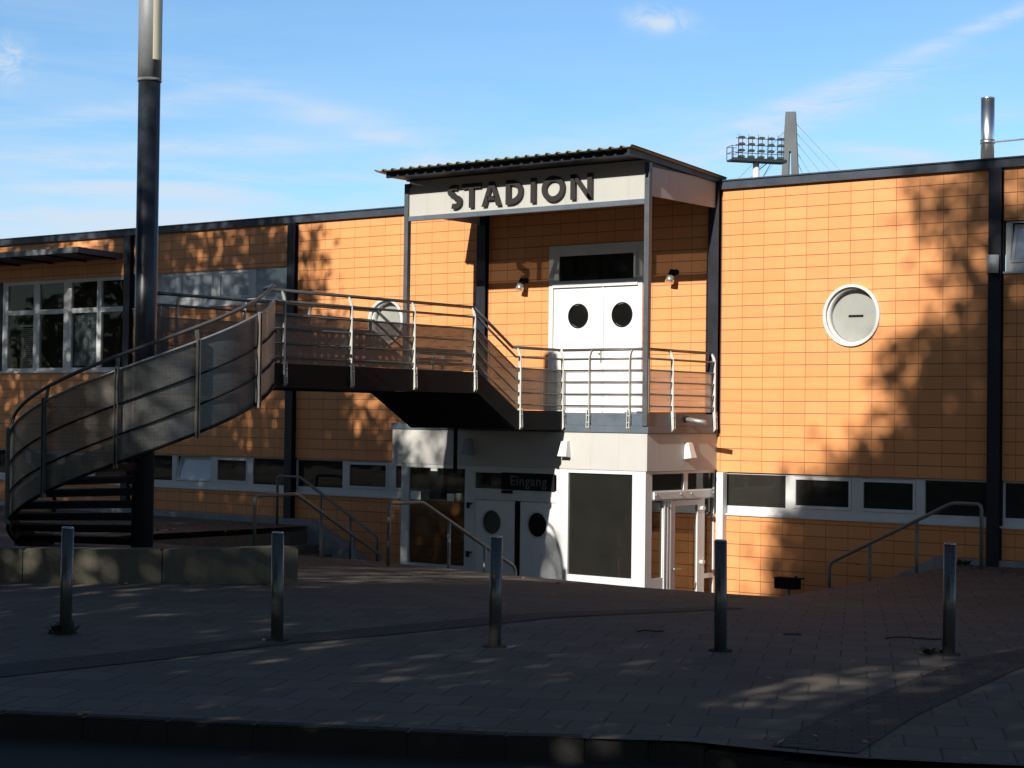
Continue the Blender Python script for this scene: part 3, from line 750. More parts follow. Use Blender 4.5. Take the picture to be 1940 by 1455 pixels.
    cu = bpy.data.curves.new('text', 'FONT'); cu.body = 'Eingang'; cu.size = .235; cu.extrude = .002; cu.align_x = 'CENTER'; cu.offset = .003; cu.space_character = 1.1
    to = bpy.data.objects.new('tmp_text', cu); S.collection.objects.link(to)
    me = bpy.data.meshes.new_from_object(to.evaluated_get(bpy.context.evaluated_depsgraph_get())); bpy.data.objects.remove(to)
    me.transform(Matrix.Rotation(R(90), 4, 'X')); me.transform(Matrix.Translation((-2.84, VY-.049, 1.735))); me.materials.append(MT('grey_lettering', (.13,.13,.125), .6).m)
    o = bpy.data.objects.new('plate_lettering', me); S.collection.objects.link(o); o.parent = b; o['label'] = 'grey letters on the dark plate over the doors'
    m = MB(); m.box(-3.42, -3.19, VY-.035, VY-.021, 1.59, 1.645); m.build('door_closer', DARKST, b)
    m = MB()
    for z in (1.36, .52): m.box(-4.17, -4.12, VY-.05, VY-.021, z-.05, z+.05); m.bar((-4.14,VY-.04,z),(-4.05,VY-.04,z+.04),.02,.02)
    m.build('hinge', DARKST, b)
    # deck edge over the band
    m = MB(); m.box(-5.92, -.44, VY-.06, -.004, 2.652, 2.765, .004); lg = m.build('balcony_ledge', BLUEGREY, b)
    m = MB(); m.box(-5.66, -.46, VY-.035, -.006, 2.768, 2.97); m.build('balcony_deck', BLUEGREY, b)
build_vestibule()

# railing pieces ------------------------------------------------------
def rail_run(parent, P, Q, base0, base1, inward, posts, mesh=True, bars=(.11,.30,.50,.69), hrail=True, ends=True, mat=MESH):
    """straight railing between plan points P and Q with floor heights base0, base1; posts at fractions"""
    P, Q = Vector((*P, 0)), Vector((*Q, 0)); d = (Q-P).normalized(); inn = Vector((*inward, 0))
    def at(t, h, off=0): p = P.lerp(Q, t) + inn*off; return (p.x, p.y, lerp(base0, base1, t)+h)
    if hrail:
        m = MB(); m.tube([at(0,1.03,.07), at(1,1.03,.07)], .024, 12); m.build('handrail', RAIL, parent)
    m = MB(); m.tube([at(0,.875,.0), at(1,.875,.0)], .019, 10)
    for h in bars: m.tube([at(0,h,.0), at(1,h,.0)], .014, 8)
    m.build('crossbar', RAIL, parent)
    if mesh:
        m = MB(); m.sheet([at(0,.03,.035), at(1,.03,.035)], [at(0,.70,.035), at(1,.70,.035)], smooth=False); m.build('mesh_panel', mat, parent)
    for t in posts: rail_post(parent, at(t, 0), inward, d)
def rail_post(parent, p, inward, d=None, low=-.30):
    """flat-bar post: broad face along the rail's normal, curved in at the head, doubled and bolted at the foot"""
    x, y, z = p; ix, iy = inward; tx, ty = -iy, ix
    m = MB()
    prof = [(-.035, .0), (-.035, .84), (-.03, .90), (-.008, .965), (.03, 1.02), (.085, 1.02), (.05, .985), (.028, .93), (.022, .86), (.022, .0)]
    def pt(u, h, s): return (x + ix*u + tx*s, y + iy*u + ty*s, z + h)
    for s0, s1 in ((-.006, .006),):
        A = [m.b.verts.new(pt(u, h, s0)) for u, h in prof]; B = [m.b.verts.new(pt(u, h, s1)) for u, h in prof]; n = len(prof)
        for i in range(n): m.b.faces.new([A[i], B[i], B[(i+1)%n], A[(i+1)%n]])
        for V in (A, B):
            for i in range(n//2-1): m.b.faces.new([V[i], V[i+1], V[n-2-i], V[n-1-i]])
    for s in (-.028, .016):
        q = [pt(-.065, low+.05, s), pt(-.02, low, s), pt(.0, .03, s), pt(-.05, .05, s)]; w = [pt(-.065, low+.05, s+.012), pt(-.02, low, s+.012), pt(.0, .03, s+.012), pt(-.05, .05, s+.012)]
        m.face(q); m.face(w)
        for i in range(4): m.face([q[i], q[(i+1)%4], w[(i+1)%4], w[i]])
    for h in (-.05, -.16, -.24): m.tube([pt(-.05, h, -.034), pt(-.05, h, .034)], .009, 6)
    # head clamp
    m.tube([pt(.06,1.0,0), pt(.07,1.03,0)], .012, 6)
    m.build('railing_post', POST, parent)

# balcony railing belongs to the building
FL = 2.975
BRm = MB(); BRm.box(-.475, -.44, VY-.06, VY-.03, FL, FL+.86); BR = BRm.build('balcony_railing', GALV, BLD)
rail_run(BR, (-2.20, VY-.045), (-.47, VY-.045), FL, FL, (0,1), (.347, .808))
rail_run(BR, (-.46, VY-.045), (-.46, -.06), FL, FL, (-1,0), (.34, .965))
rail_run(BR, (-5.60, VY-.045), (-4.34, VY-.045), FL, FL, (0,1), (.1, .5))
rail_run(BR, (-5.62, VY-.045), (-5.62, -.06), FL, FL, (1,0), (.5,))

# footbridge ------------------------------------------------------------
XR, XL, FZ = -2.13, -4.30, 3.555
BRG = thing('footbridge', 'dark steel footbridge with mesh railings from the spiral stair down to the balcony', 'footbridge', loc=(-3.2,-5,2.7))
bpy.context.view_layer.update()
def child(o):
    return o
def build_bridge():
    off = Vector((-3.2,-5,2.7))
    def B(mb, name, mat, par=None):
        o = mb.build(name, mat, par or BRG)
        if not par: o.location = -off
        return o
    Y0, YA, YB, YC = -9.0, -4.45, -3.45, VY-.065
    m = MB(); m.box(XL+.03, XR-.03, Y0, YA, FZ-.04, FZ); m.box(XL+.03, XR-.03, YB, YC, FL-.04, FL)
    B(m, 'walkway_deck', DARKST)
    m = MB()
    for x in (XL, XR):
        s = -1 if x < -3 else 1
        x0, x1 = (x-.03, x+.03)
        m.prism([(Y0,FZ-.31),(YA,FZ-.31),(YB,FL-.29),(YC,FL-.29),(YC,FL+.02),(YB+.02,FL+.02),(YA+.02,FZ+.02),(Y0,FZ+.02)], 'x', x0, x1)
    m.box(XL+.03, XR-.03, YB, YB+.03, FL-.28, FL-.041); m.box(XL+.03, XR-.03, YC-.03, YC, FL-.28, FL-.041); m.box(XL+.031, XR-.031, Y0, Y0+.03, FZ-.30, FZ-.041)
    for y in (-7.8,-6.6,-5.4): m.box(XL+.031, XR-.031, y, y+.06, FZ-.25, FZ-.041)
    B(m, 'side_beam', DARKST)
    m = MB(); m.prism([(YA,FZ-.30),(YB,FL-.28),(YB,FL-.26),(YA,FZ-.28)], 'x', XL+.032, XR-.032); m.box(XL+.032, XR-.032, YB+.031, YC-.031, FL-.28, FL-.262); B(m, 'underside_plate', DARKST)
    for k in range(3):
        m = MB(); y = YA+.333*k; z = FZ-.193*(k+1)
        if k < 2: m.box(XL+.031, XR-.031, y, y+.35, z-.035, z)
        else: m.box(XL+.031, XR-.031, y, y+.02, z-.03, z+.19)
        B(m, 'tread', DARKST)
    m = MB(); m.tube([(-3.44,-3.35,2.70),(-3.44,-3.35,1.95)], .035, 10); B(m, 'drain_pipe', DARKST)
    for s, x, inn in (('r', XR, (-1,0)), ('l', XL, (1,0))):
        m = MB(); m.box(x-.012, x+.012, Y0, Y0+.02, FZ, FZ+.88); rl = B(m, 'bridge_railing', GALV)
        ys = -9.0 if s == 'r' else -9.15
        L1 = YA-ys
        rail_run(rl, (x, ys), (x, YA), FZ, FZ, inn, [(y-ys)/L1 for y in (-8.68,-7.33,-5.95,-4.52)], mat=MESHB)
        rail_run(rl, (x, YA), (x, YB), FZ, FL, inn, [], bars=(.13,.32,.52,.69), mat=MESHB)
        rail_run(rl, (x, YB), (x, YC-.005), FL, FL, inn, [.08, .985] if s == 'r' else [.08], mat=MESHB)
build_bridge()

# spiral stair -----------------------------------------------------------
SC = (-3.15, -10.26); SR = 1.72; SZ0 = .87; A0, A1 = 180.0, 396.0
SP = thing('spiral_staircase', 'steel spiral staircase wrapped in grey perforated panels around a tall lamp mast', 'staircase', loc=(SC[0], SC[1], SZ0))
def zl(a): return SZ0 + .1675 + (FZ-SZ0-.1675)*max(0, min(1, (a-A0)/(A1-A0)))
def cyl(a, r, z): return (r*math.cos(R(a)), r*math.sin(R(a)), z-SZ0)     # local to the stair
def build_spiral():
    n = 15; st = (A1-A0)/n
    for i in range(n):
        a, z = A0+st*i, SZ0+.1675*(i+1); m = MB()
        k = 5
        top = [cyl(a-1.2+ (st+2.4)*j/k, SR-.04, z) for j in range(k+1)] + [cyl(a+st*(k-j)/k, .155, z) for j in range(k+1)]
        bot = [(x, y, zz-.035) for x, y, zz in top]
        A = [m.b.verts.new(p) for p in top]; Bv = [m.b.verts.new(p) for p in bot]
        m.b.faces.new(A); m.b.faces.new(Bv[::-1])
        for j in range(len(A)): m.b.faces.new([A[j], Bv[j], Bv[(j+1)%len(A)], A[(j+1)%len(A)]])
        p, q = cyl(a+st*.5, .15, z-.07), cyl(a+st*.5, SR-.05, z-.07); m.bar(p, q, .05, .066)
        m.build('tread', DARKST, SP)
    # landing
    m = MB(); poly = [cyl(A1-3 + (52+360-A1+3)*j/6, SR-.03, 0)[:2] for j in range(7)] + [cyl(128-360+360*0 + 0, SR-.03, 0)[:2]]
    poly += [cyl(128+ (138-128)*j/4, SR-.03, 0)[:2] for j in range(1,5)] + [cyl(138, .155, 0)[:2]] + [cyl(138-(138-33)*j/6, .155, 0)[:2] for j in range(1,7)]
    m.prism(poly, 'z', FZ-.045-SZ0, FZ-.003-SZ0); m.build('landing', DARKST, SP)
    # mesh skirt, in its own curve
    seg = [A0+4 + (A1+15-A0-4)*j/110 for j in range(111)]
    lo = lambda a: zl(a)-.29 if a < A1 else FZ-.29
    hi = lambda a: zl(a)+.87
    m = MB(); m.sheet([cyl(a, SR, lo(a)) for a in seg], [cyl(a, SR, hi(a)) for a in seg]); m.build('mesh_panel', MESHS, SP)
    for f, rr in ((0.0,.02),(.30,.012),(.63,.012),(1.0,.016)):
        m = MB(); m.tube([cyl(a, SR+.018, lerp(lo(a), hi(a), f)) for a in seg], rr, 8); m.build('crossbar', DARKST if f < .99 else GALV, SP)
    # plate string under the treads, inside the mesh
    m = MB(); m.sheet([cyl(a, SR-.025, zl(a)-.30) for a in seg[:104]], [cyl(a, SR-.025, zl(a)-.02) for a in seg[:104]]); m.build('stringer', DARKST, SP)
    # handrail
    hr = [cyl(A0+4, SR-.02, zl(A0+4)+.3)] + [cyl(a, SR-.02, zl(a)+1.05) for a in seg[:106]] + [(-2.13-.07-SC[0], -9.0-SC[1], FZ+1.03-SZ0)]
    m = MB(); m.tube(hr, .024, 12); m.build('handrail', RAIL, SP)
    for a in (374.5, 341, 308, 275, 242, 209):
        m = MB()
        d = Vector((math.cos(R(a)), math.sin(R(a)), 0)); t = Vector((-d.y, d.x, 0))
        for s in (-.024, .012):
            p0 = Vector(cyl(a, SR+.045, lo(a)-.06)) + t*s; p1 = Vector(cyl(a, SR+.045, hi(a)+.03)) + t*s
            q = [p0-d*.035, p0+d*.03, p1+d*.03, p1-d*.01]; w = [v+t*.012 for v in q]
            m.face([tuple(v) for v in q]); m.face([tuple(v) for v in w])
            for i in range(4): m.face([tuple(q[i]), tuple(q[(i+1)%4]), tuple(w[(i+1)%4]), tuple(w[i])])
        p = Vector(cyl(a, SR+.03, hi(a)-.02)); e = Vector(cyl(a, SR-.02, zl(a)+1.03)); m.bar(p, e, .012, .05, (-d.y, d.x, 0))
        for f in (.12,.45,.8): c_ = Vector(cyl(a, SR+.05, lerp(lo(a), hi(a), f))); m.tube([c_-t*.03, c_+t*.03], .008, 6)
        m.build('railing_post', DARKPOST, SP)
    # short flat panel closing the gap to the bridge, and its cap
    m = MB(); p0 = cyl(51, SR, 0); 
    a = (XR+.03-SC[0], -9.0-SC[1]); b = cyl(A1+15, SR, 0)[:2]
    m.sheet([(*b, FZ-.29-SZ0), (*a, FZ-.29-SZ0)], [(*b, FZ+.87-SZ0), (*a, FZ+.87-SZ0)], smooth=False); m.build('mesh_panel', MESHS, SP)
    m = MB(); m.bar((XR-SC[0]-.02,-9.28-SC[1],FZ+.875-SZ0),(XR-SC[0],-8.68-SC[1],FZ+.875-SZ0),.16,.012); m.build('cap_plate', POST, SP)
    # rail across the back of the landing
    a = 138; m = MB(); m.sheet([cyl(a,.17,FZ+.02), cyl(a,SR-.03,FZ+.02)], [cyl(a,.17,FZ+.87), cyl(a,SR-.03,FZ+.87)], smooth=False); m.build('mesh_panel', MESHS, SP)
    arc = [128+ (138-128)*j/6 for j in range(7)]
    m = MB(); m.sheet([cyl(x,SR,FZ-.2) for x in arc], [cyl(x,SR,FZ+.87) for x in arc]); m.build('mesh_panel', MESHS, SP)
    m = MB(); m.tube([(XL+.07-SC[0], -9.15-SC[1], FZ+1.03-SZ0)] + [cyl(x, SR-.02, FZ+1.03) for x in arc] + [cyl(138,.16,FZ+1.03)], .024, 12); m.build('handrail', RAIL, SP)
build_spiral()

# lamp mast ------------------------------------------------------------
LM = thing('street_lamp', 'tall dark lamp mast with a grey cylindrical head rising through the spiral staircase', 'lamp post', loc=(SC[0], SC[1], .8))
m = MB(); m.disc((0,0), .147, 'z', 0, 6.53, 40); m.disc((0,0), .24, 'z', -.02, .03, 32); m.build('pole', MASTLOW, LM)
m = MB(); m.ring((0,0), .160, .12, 'z', 6.52, 6.56, 40); m.disc((0,0), .158, 'z', 6.56, 8.3, 40); m.build('lamp_head', MASTTOP, LM)
m = MB()
for k in range(8):
    a0, a1 = R(-22+44*k/8 - 5), R(-22+44*(k+1)/8 - 5); r0_, r1_ = .150, .172
    m.prism([(r0_*math.cos(a0), r0_*math.sin(a0)), (r1_*math.cos(a0), r1_*math.sin(a0)), (r1_*math.cos(a1), r1_*math.sin(a1)), (r0_*math.cos(a1), r0_*math.sin(a1))], 'z', 6.80, 8.1)
m.build('diffuser', DIFFUSER, LM)

# ------------------------------------------------------------------ smaller things
def ring_wall():
    rw = thing('curved_bench_wall', 'low curved mossy concrete wall around the foot of the spiral staircase', 'wall', loc=(SC[0], SC[1], .9))
    ang = [205, 231, 257, 281, 302.5, 322, 342.2]
    for a0, a1 in zip(ang, ang[1:]):
        m = MB(); k = 14; poly = [(4.45*math.cos(R(lerp(a0+.06,a1-.06,j/k))), 4.45*math.sin(R(lerp(a0+.06,a1-.06,j/k)))) for j in range(k+1)]
        poly += [(4.12*math.cos(R(lerp(a1-.06,a0+.06,j/k))), 4.12*math.sin(R(lerp(a1-.06,a0+.06,j/k)))) for j in range(k+1)]
        m.prism(poly, 'z', -.5, .47)
        bmesh.ops.bevel(m.b, geom=[e for e in m.b.edges if abs(e.verts[0].co.z-.47)<1e-4 and abs(e.verts[1].co.z-.47)<1e-4], offset=.018, segments=2, affect='EDGES')
        m.build('wall_block', MOSSY, rw)
ring_wall()

def bollards():
    L = ['leftmost steel bollard, with weeds at its foot, before the curved wall', 'second bollard from the left, in front of the curved wall\'s right end',
         'middle bollard of the row, in front of the white double doors', 'fourth bollard from the left, in front of the glazed side door', 'rightmost bollard, below the right-hand stair handrail']
    b = None
    for lab, (x, y) in zip(L, ((3.318,-16.67),(4.936,-15.789),(6.487,-14.858),(7.975,-13.793),(9.464,-12.728))):
        if b is None:
            b = thing('bollard', lab, 'bollard', 'steel bollards along the pavement edge')
            m = MB(); m.disc((0,0), .051, 'z', -.1, .885, 28); m.build('post', BOLL, b)
            m = MB(); m.disc((0,0), .0515, 'z', .885, .90, 28, .044); m.build('cap', STAINLESS, b)
            m = MB(); m.disc((0,0), .10, 'z', -.02, .012, 24, .095); m.build('base_collar', KERBM, b)
            c = b
        else: c = copy_tree(b); c['label'] = lab
        c.location = (x, y, zpave(x, y)); c.rotation_euler = (R(random.uniform(-.6,.6)), R(random.uniform(-.6,.6)), random.uniform(0,6))
bollards()

def handrail(name_lab, pts, posts, cat='handrail', r=.029):
    h = thing('stair_handrail', name_lab, cat, 'tubular handrails on the sunken court steps')
    # softened corners
    P = [Vector(p) for p in pts]; Q = [P[0]]
    for a, b, c in zip(P, P[1:], P[2:]):
        d1, d2 = (a-b).normalized(), (c-b).normalized(); rr = min(.09, (a-b).length*.4, (c-b).length*.4)
        for k in range(6):
            t = k/5; Q.append((b+d1*rr)*(1-t)**2 + b*2*t*(1-t) + (b+d2*rr)*t*t)
    Q.append(P[-1])
    m = MB(); m.tube(Q, r, 12); m.build('rail', STAIRRAIL, h)
    for x, y, z0, z1 in posts: m = MB(); m.tube([(x,y,z0),(x,y,z1)], .025, 10); m.disc((x,y), .055, 'z', z0-.03, z0+.01, 14); m.build('post', STAIRRAIL, h)
def rail_line(axis, fixed, s0, s1, s2, ztop, zend, ends):
    """level from s0 to s1, falling to s2; returns points and posts"""
    P = lambda s, z: (s, fixed, z) if axis == 'x' else (fixed, s, z)
    pts = [P(s0, ends[0]), P(s0, ztop), P(s1, ztop), P(s2, zend), P(s2, ends[1])]
    ps = []
    for f in (.28, .66):
        s = lerp(s1, s2, f); ps.append((*P(s, 0)[:2], max(-.38, lerp(ends[0], ends[1], f)-.12), lerp(ztop, zend, f)-.01))
    return pts, ps
a, b = rail_line('x', -.55, 4.5, 4.03, 1.96, 1.66, .63, (.69, -.36)); handrail('handrail along the tiled wall on the right, falling leftwards', a, b)
a, b = rail_line('x', -.50, -10.40, -9.78, -7.70, 1.65, .57, (.66, -.36)); handrail('handrail against the wall left of the vestibule, behind the nearer rail', a, b)
a, b = rail_line('y', -5.0, -6.38, -5.46, -3.38, 1.60, .50, (.65, -.36)); handrail('nearer left handrail rising beside the curved wall\'s right end', a, b)
a, b = rail_line('y', -2.09, -6.50, -5.76, -3.45, 1.595, .49, (.64, -.36)); handrail('handrail in front of the vestibule\'s left pane and white doors', a, b)

# fixtures on the walls
def wedge_lamp(lab, loc, rz, mat=LAMPWHITE):
    l = thing('wall_lamp', lab, 'lamp', 'wedge wall lamps on the vestibule band', loc)
    m = MB(); m.prism([(0,0),(-.075,.02),(-.075,.26),(0,.28)], 'x', -.06, .06)
    for v in m.b.verts:
        if v.co.z < .1: v.co.x *= 1.45; v.co.y *= 1.9
    m.build('lamp_shade', mat, l); m = MB(); m.box(-.05, .05, -.012, -.002, -.02, 0.005); m.build('back_plate', GALV, l); l.rotation_euler.z = rz
wedge_lamp('dark shaded wedge lamp on the band above the left glass pane', (-4.12, VY-.036, 2.23), 0, MT('shaded_lamp', (.30,.33,.34), .4).worn(.2, 6).m)
wedge_lamp('white wedge lamp on the front band above the right double door', (-2.06, VY-.036, 2.23), 0)
wedge_lamp('white wedge lamp on the side band above the glazed side door', (-.468, -.95, 2.23), R(90))
def spot(lab, x, z):
    l = thing('wall_spotlight', lab, 'lamp', 'silver spotlights beside the balcony door', (x, 0, z))
    m = MB(); m.disc((0,.10), .05, 'y', -.03, -.002, 20); m.tube([(0,-.03,.10),(0,-.11,.08)], .018, 8); m.build('bracket', DARKST, l)
    m = MB(); m.tube([(.0,-.12,.13),(-.015,-.15,.02)], .062, 20, rs=[.048,.068]); m.build('lamp_body', DARKST, l)
    m = MB(); m.tube([(-.0155,-.151,.019),(-.032,-.19,-.09)], .07, 20, rs=[.068,.078]); m.build('reflector', SILVER, l)
spot('silver wall spotlight left of the balcony door, under the letter shadows', -4.56, 5.29); spot('silver wall spotlight right of the balcony door, beside the canopy post', -1.31, 5.32)
l = thing('column_lamp', 'short white cylinder lamp on the right-hand navy column', 'lamp', loc=(4.50, -.21, 5.16))
m = MB(); m.disc((0,0), .085, 'z', 0, .275, 28, .095); m.build('lamp_body', LAMPWHITE, l); m = MB(); m.disc((0,0), .08, 'z', -.012, -.001, 24); m.build('lens', DARKST, l); m = MB(); m.box(-.03, .03, .08, .1, .09, .18); m.build('bracket', DARKST, l)
l = thing('water_spout', 'short metal water spout sticking out of the balcony edge', 'spout', loc=(-.44, -1.02, 2.885))
m = MB(); m.tube([(.002,0,0),(.36,.02,-.05)], .038, 18); m.build('pipe', GALV, l); m = MB(); m.tube([(0.003,0,.0),(.012,0,-.002)], .055, 18); m.build('flange', DARKST, l)
l = thing('ground_floodlight', 'dark box floodlight low in front of the tiled wall by the right steps', 'floodlight', loc=(1.08, -.32, .05))
m = MB(); m.box(-.20, .20, -.08, .10, .10, .265, .012); m.box(-.205, .26, -.09, .11, .266, .285); m.build('housing', DARKST, l)
m = MB(); m.box(-.03, .03, -.02, .04, -.43, .099); m.box(-.1, .1, -.08, .08, -.44, -.43); m.build('stand', GALV, l); m = MB(); m.disc((.16,.30), .014, 'y', -.02, .02, 10); m.box(.15,.17,-.01,.01,.286,.30); m.build('bolt', DARKST, l)

# awning over the upper left windows
aw = thing('awning', 'flat grey slatted sunshade over the upper left windows', 'awning', loc=(-18.2, -.03, 6.3))
m = MB(); m.prism([(-.0,-.01),(-.0,.11),(-1.17,.155),(-1.17,.03)], 'x', 2.36, 2.40); m.prism([(-.0,-.01),(-.0,.11),(-1.17,.155),(-1.17,.03)], 'x', -5.0, -4.96)
m.prism([(-1.171,.035),(-1.171,.155),(-1.215,.155),(-1.215,.035)], 'x', -5.0, 2.40); m.build('frame', GREYAWN, aw)
m = MB(); m.prism([(-.003,0),(-.003,.10),(-1.168,.145),(-1.168,.04)], 'x', -4.955, 2.355); m.build('roof_panel', NAVY, aw)
for x in (-3.6,-2.4,-1.2,0,1.2,2.2): m = MB(); m.bar((x,-.02,-.02),(x,-1.165,.022),.05,.036,(0,0,1)); m.build('rafter', NAVY, aw)
# things behind and on the glass
wb = thing('window_blind', 'pale slatted blind inside the leftmost upper window', 'blind', loc=(-19.35, .22, 3.85))
m = MB()
for k in range(21): m.bar((-.30,0,.03+.047*k),(.30,0,.03+.047*k),.045,.004,(0,-.6,1))
m.build('slats', BLIND, wb); m = MB(); m.box(-.31,.31,-.02,.02,1.02,1.06); m.build('head_rail', BLIND, wb); m = MB(); m.box(-.3,.3,-.012,.012,-.02,.012); m.build('bottom_rail', BLIND, wb)
def flat(name, lab, cat, x, z, w, h, y, mat, group=None, extra=None):
    t = MB(); t.box(-w/2, w/2, 0, .004, 0, h); o = t.build(name, mat, None, (x, y, z)); tag(o, lab, cat, group); return o
def mat_poster(name, base, blobs):
    t = MT(name, base, .6); c = t.noise(3.5, 4, .6); d = t.noise(9, 4)
    col = t.mix(t.remap(c, .45, .55), base, blobs[0]); col = t.mix(t.remap(d, .6, .66), col, blobs[1]); t.setcol(col); return t.m
flat('poster', 'blue and white photo poster inside the third upper left window pane', 'poster', -17.15, 3.93, .86, 1.18, .13, mat_poster('photo_poster', (.20,.26,.30), ((.05,.06,.08),(.42,.44,.44))))
flat('poster', 'dark blue poster hanging in the left vestibule pane', 'poster', -4.87, 1.43, .42, .42, VY+.034, mat_poster('blue_poster', (.012,.02,.06), ((.015,.02,.05),(.12,.16,.22))))
flat('notice', 'white paper notice at the left edge of the left vestibule pane', 'notice', -5.37, 1.41, .24, .15, VY-.002, PAPER)
flat('notice', 'white paper notice right of the dark blue poster', 'notice', -4.57, 1.41, .15, .13, VY-.002, PAPER)
flat('notice', 'small white paper at the top of the left vestibule pane', 'notice', -4.95, 1.925, .15, .055, VY-.002, PAPER)

# flue and brace on the roof
fl = thing('chimney_flue', 'polished steel chimney flue standing on the right of the roof', 'chimney', loc=(3.80, 1.2, 6.86))
m = MB(); m.disc((0,0), .108, 'z', 0, 1.24, 36); m.build('pipe', FLUE, fl); m = MB(); m.ring((0,0), .116, .10, 'z', .50, .57, 36); m.ring((0,0), .114, .10, 'z', .20, .23, 36); m.ring((0,0), .112, .098, 'z', 1.225, 1.25, 36); m.build('clamp', FLUE, fl)
m = MB(); m.tube([(.10,0,.53),(2.2,.3,.60)], .014, 8); m.build('brace', GALV, fl)

# far structures -------------------------------------------------------
ft = thing('floodlight_mast', 'white floodlight mast with a dark tilted rack of lamps behind the roof', 'floodlight', loc=(-60.2, 104, 1.08))
rx = Vector((rt.x, rt.y, 0)).normalized(); ry = Vector((-rx.y, rx.x, 0))
ft.rotation_euler.z = math.atan2(rx.y, rx.x) + R(14)
m = MB(); m.tube([(-.05,0,0),(-.05,0,23.1)], .3, 16, rs=[.45,.26]); m.build('pole', MASTW, ft)
PW = 2.45
m = MB(); m.box(-PW, PW-.1, -.8, .5, 23.12, 23.26)
m.box(-PW, PW-.1, -.8, -.74, 23.26, 23.36); m.build('platform', MASTD, ft)
m = MB()
for x in (-PW, -PW+.55): m.bar((x,.45,23.26),(x,.45,24.35),.05,.05,(1,0,0)); m.bar((x,-.75,23.26),(x,-.75,24.35),.05,.05,(1,0,0))
for z in (23.8, 24.33): m.bar((-PW,-.75,z),(-PW,.45,z),.04,.04); m.bar((-PW,-.75,z),(-1.6,-.75,z),.04,.04); m.bar((-PW,.45,z),(-1.6,.45,z),.04,.04)
m.build('guard_rail', MASTD, ft)
m = MB(); lean = .14
def fx(i, h): return -1.62 + .86*i + lean*h*.9
for i in range(5): m.bar((fx(i,0)-.12,-.3,23.26),(fx(i,2)-.12,.25,25.25),.06,.06,(1,0,0)); 
for h in (.05,.62,1.3,1.9): m.bar((fx(0,h)-.3,-.1+.27*h,23.26+h),(fx(4,h)+.5,-.1+.27*h,23.26+h),.05,.05)
for i in range(5): m.bar((fx(i,0)+.22,-.3,23.26),(fx(i,2)+.22,.25,25.15),.04,.04,(1,0,0))
m.build('frame', MASTD, ft)
m = MB(); m.bar((.05,0,22.4),(.95,.1,23.12),.06,.06); m.bar((.0,0,21.0),(1.3,.2,23.12),.04,.04); m.bar((-.1,0,20.0),(-.9,-.2,17),.04,.04); m.build('strut', MASTD, ft)
for r_, h in enumerate((.12, .66, 1.20, 1.76)):
    for i in range(5):
        m = MB(); c = Vector((fx(i,h)+.05, -.36+.27*h, 23.36+h))
        m.prism([(c.x-.27,c.z-.06),(c.x+.27,c.z-.06),(c.x+.25,c.z+.05),(c.x+.14,c.z+.12),(c.x-.14,c.z+.12),(c.x-.25,c.z+.05)], 'y', c.y-.34, c.y+.05)
        m.bar((c.x-.2,c.y-.1,c.z+.1),(c.x-.2,c.y+.02,c.z+.34),.03,.03,(1,0,0)); m.build('lamp', LAMPY, ft)
py = thing('bridge_pylon', 'grey tapering concrete bridge pylon with thin stay cables beyond the roof', 'tower', loc=(-107.05, 193.7, 0))
py.rotation_euler.z = math.atan2(rx.y, rx.x) - R(12)
m = MB(); zt = 45.37
def quad_col(x0b, x1b, x0t, x1t, zb, ztop, d0, d1):
    v = [m.b.verts.new(p) for p in ((x0b,-d0,zb),(x1b,-d0,zb),(x1b,d0,zb),(x0b,d0,zb),(x0t,-d1,ztop),(x1t,-d1,ztop),(x1t,d1,ztop),(x0t,d1,ztop))]
    for f in ((0,1,5,4),(1,2,6,5),(2,3,7,6),(3,0,4,7),(4,5,6,7),(3,2,1,0)): m.b.faces.new([v[i] for i in f])
quad_col(-.98, .98, -.68, .68, 39.9, zt, 1.0, .75)
quad_col(-2.7, -.75, -.98, -.12, 0, 39.895, 1.4, 1.0); quad_col(.95, 2.7, .12, .98, 0, 39.895, 1.4, 1.0)
m.build('tower_shaft', CONCT, py)
for i, (z, dx) in enumerate(((44.0,21),(42.8,19),(41.6,16),(40.4,12),(39.4,8.5),(38.4,5))):
    m = MB(); m.tube([(.55,0,z),(.55+dx*1.15,2,18)], .035, 6); m.build('stay_cable', CABLE, py)
for i, (z, dx) in enumerate(((43.0,-24),(41.8,-21),(40.6,-17))):
    m = MB(); m.tube([(-.6,0,z),(-.6+dx,-2,18)], .035, 6); m.build('stay_cable', CABLE, py)

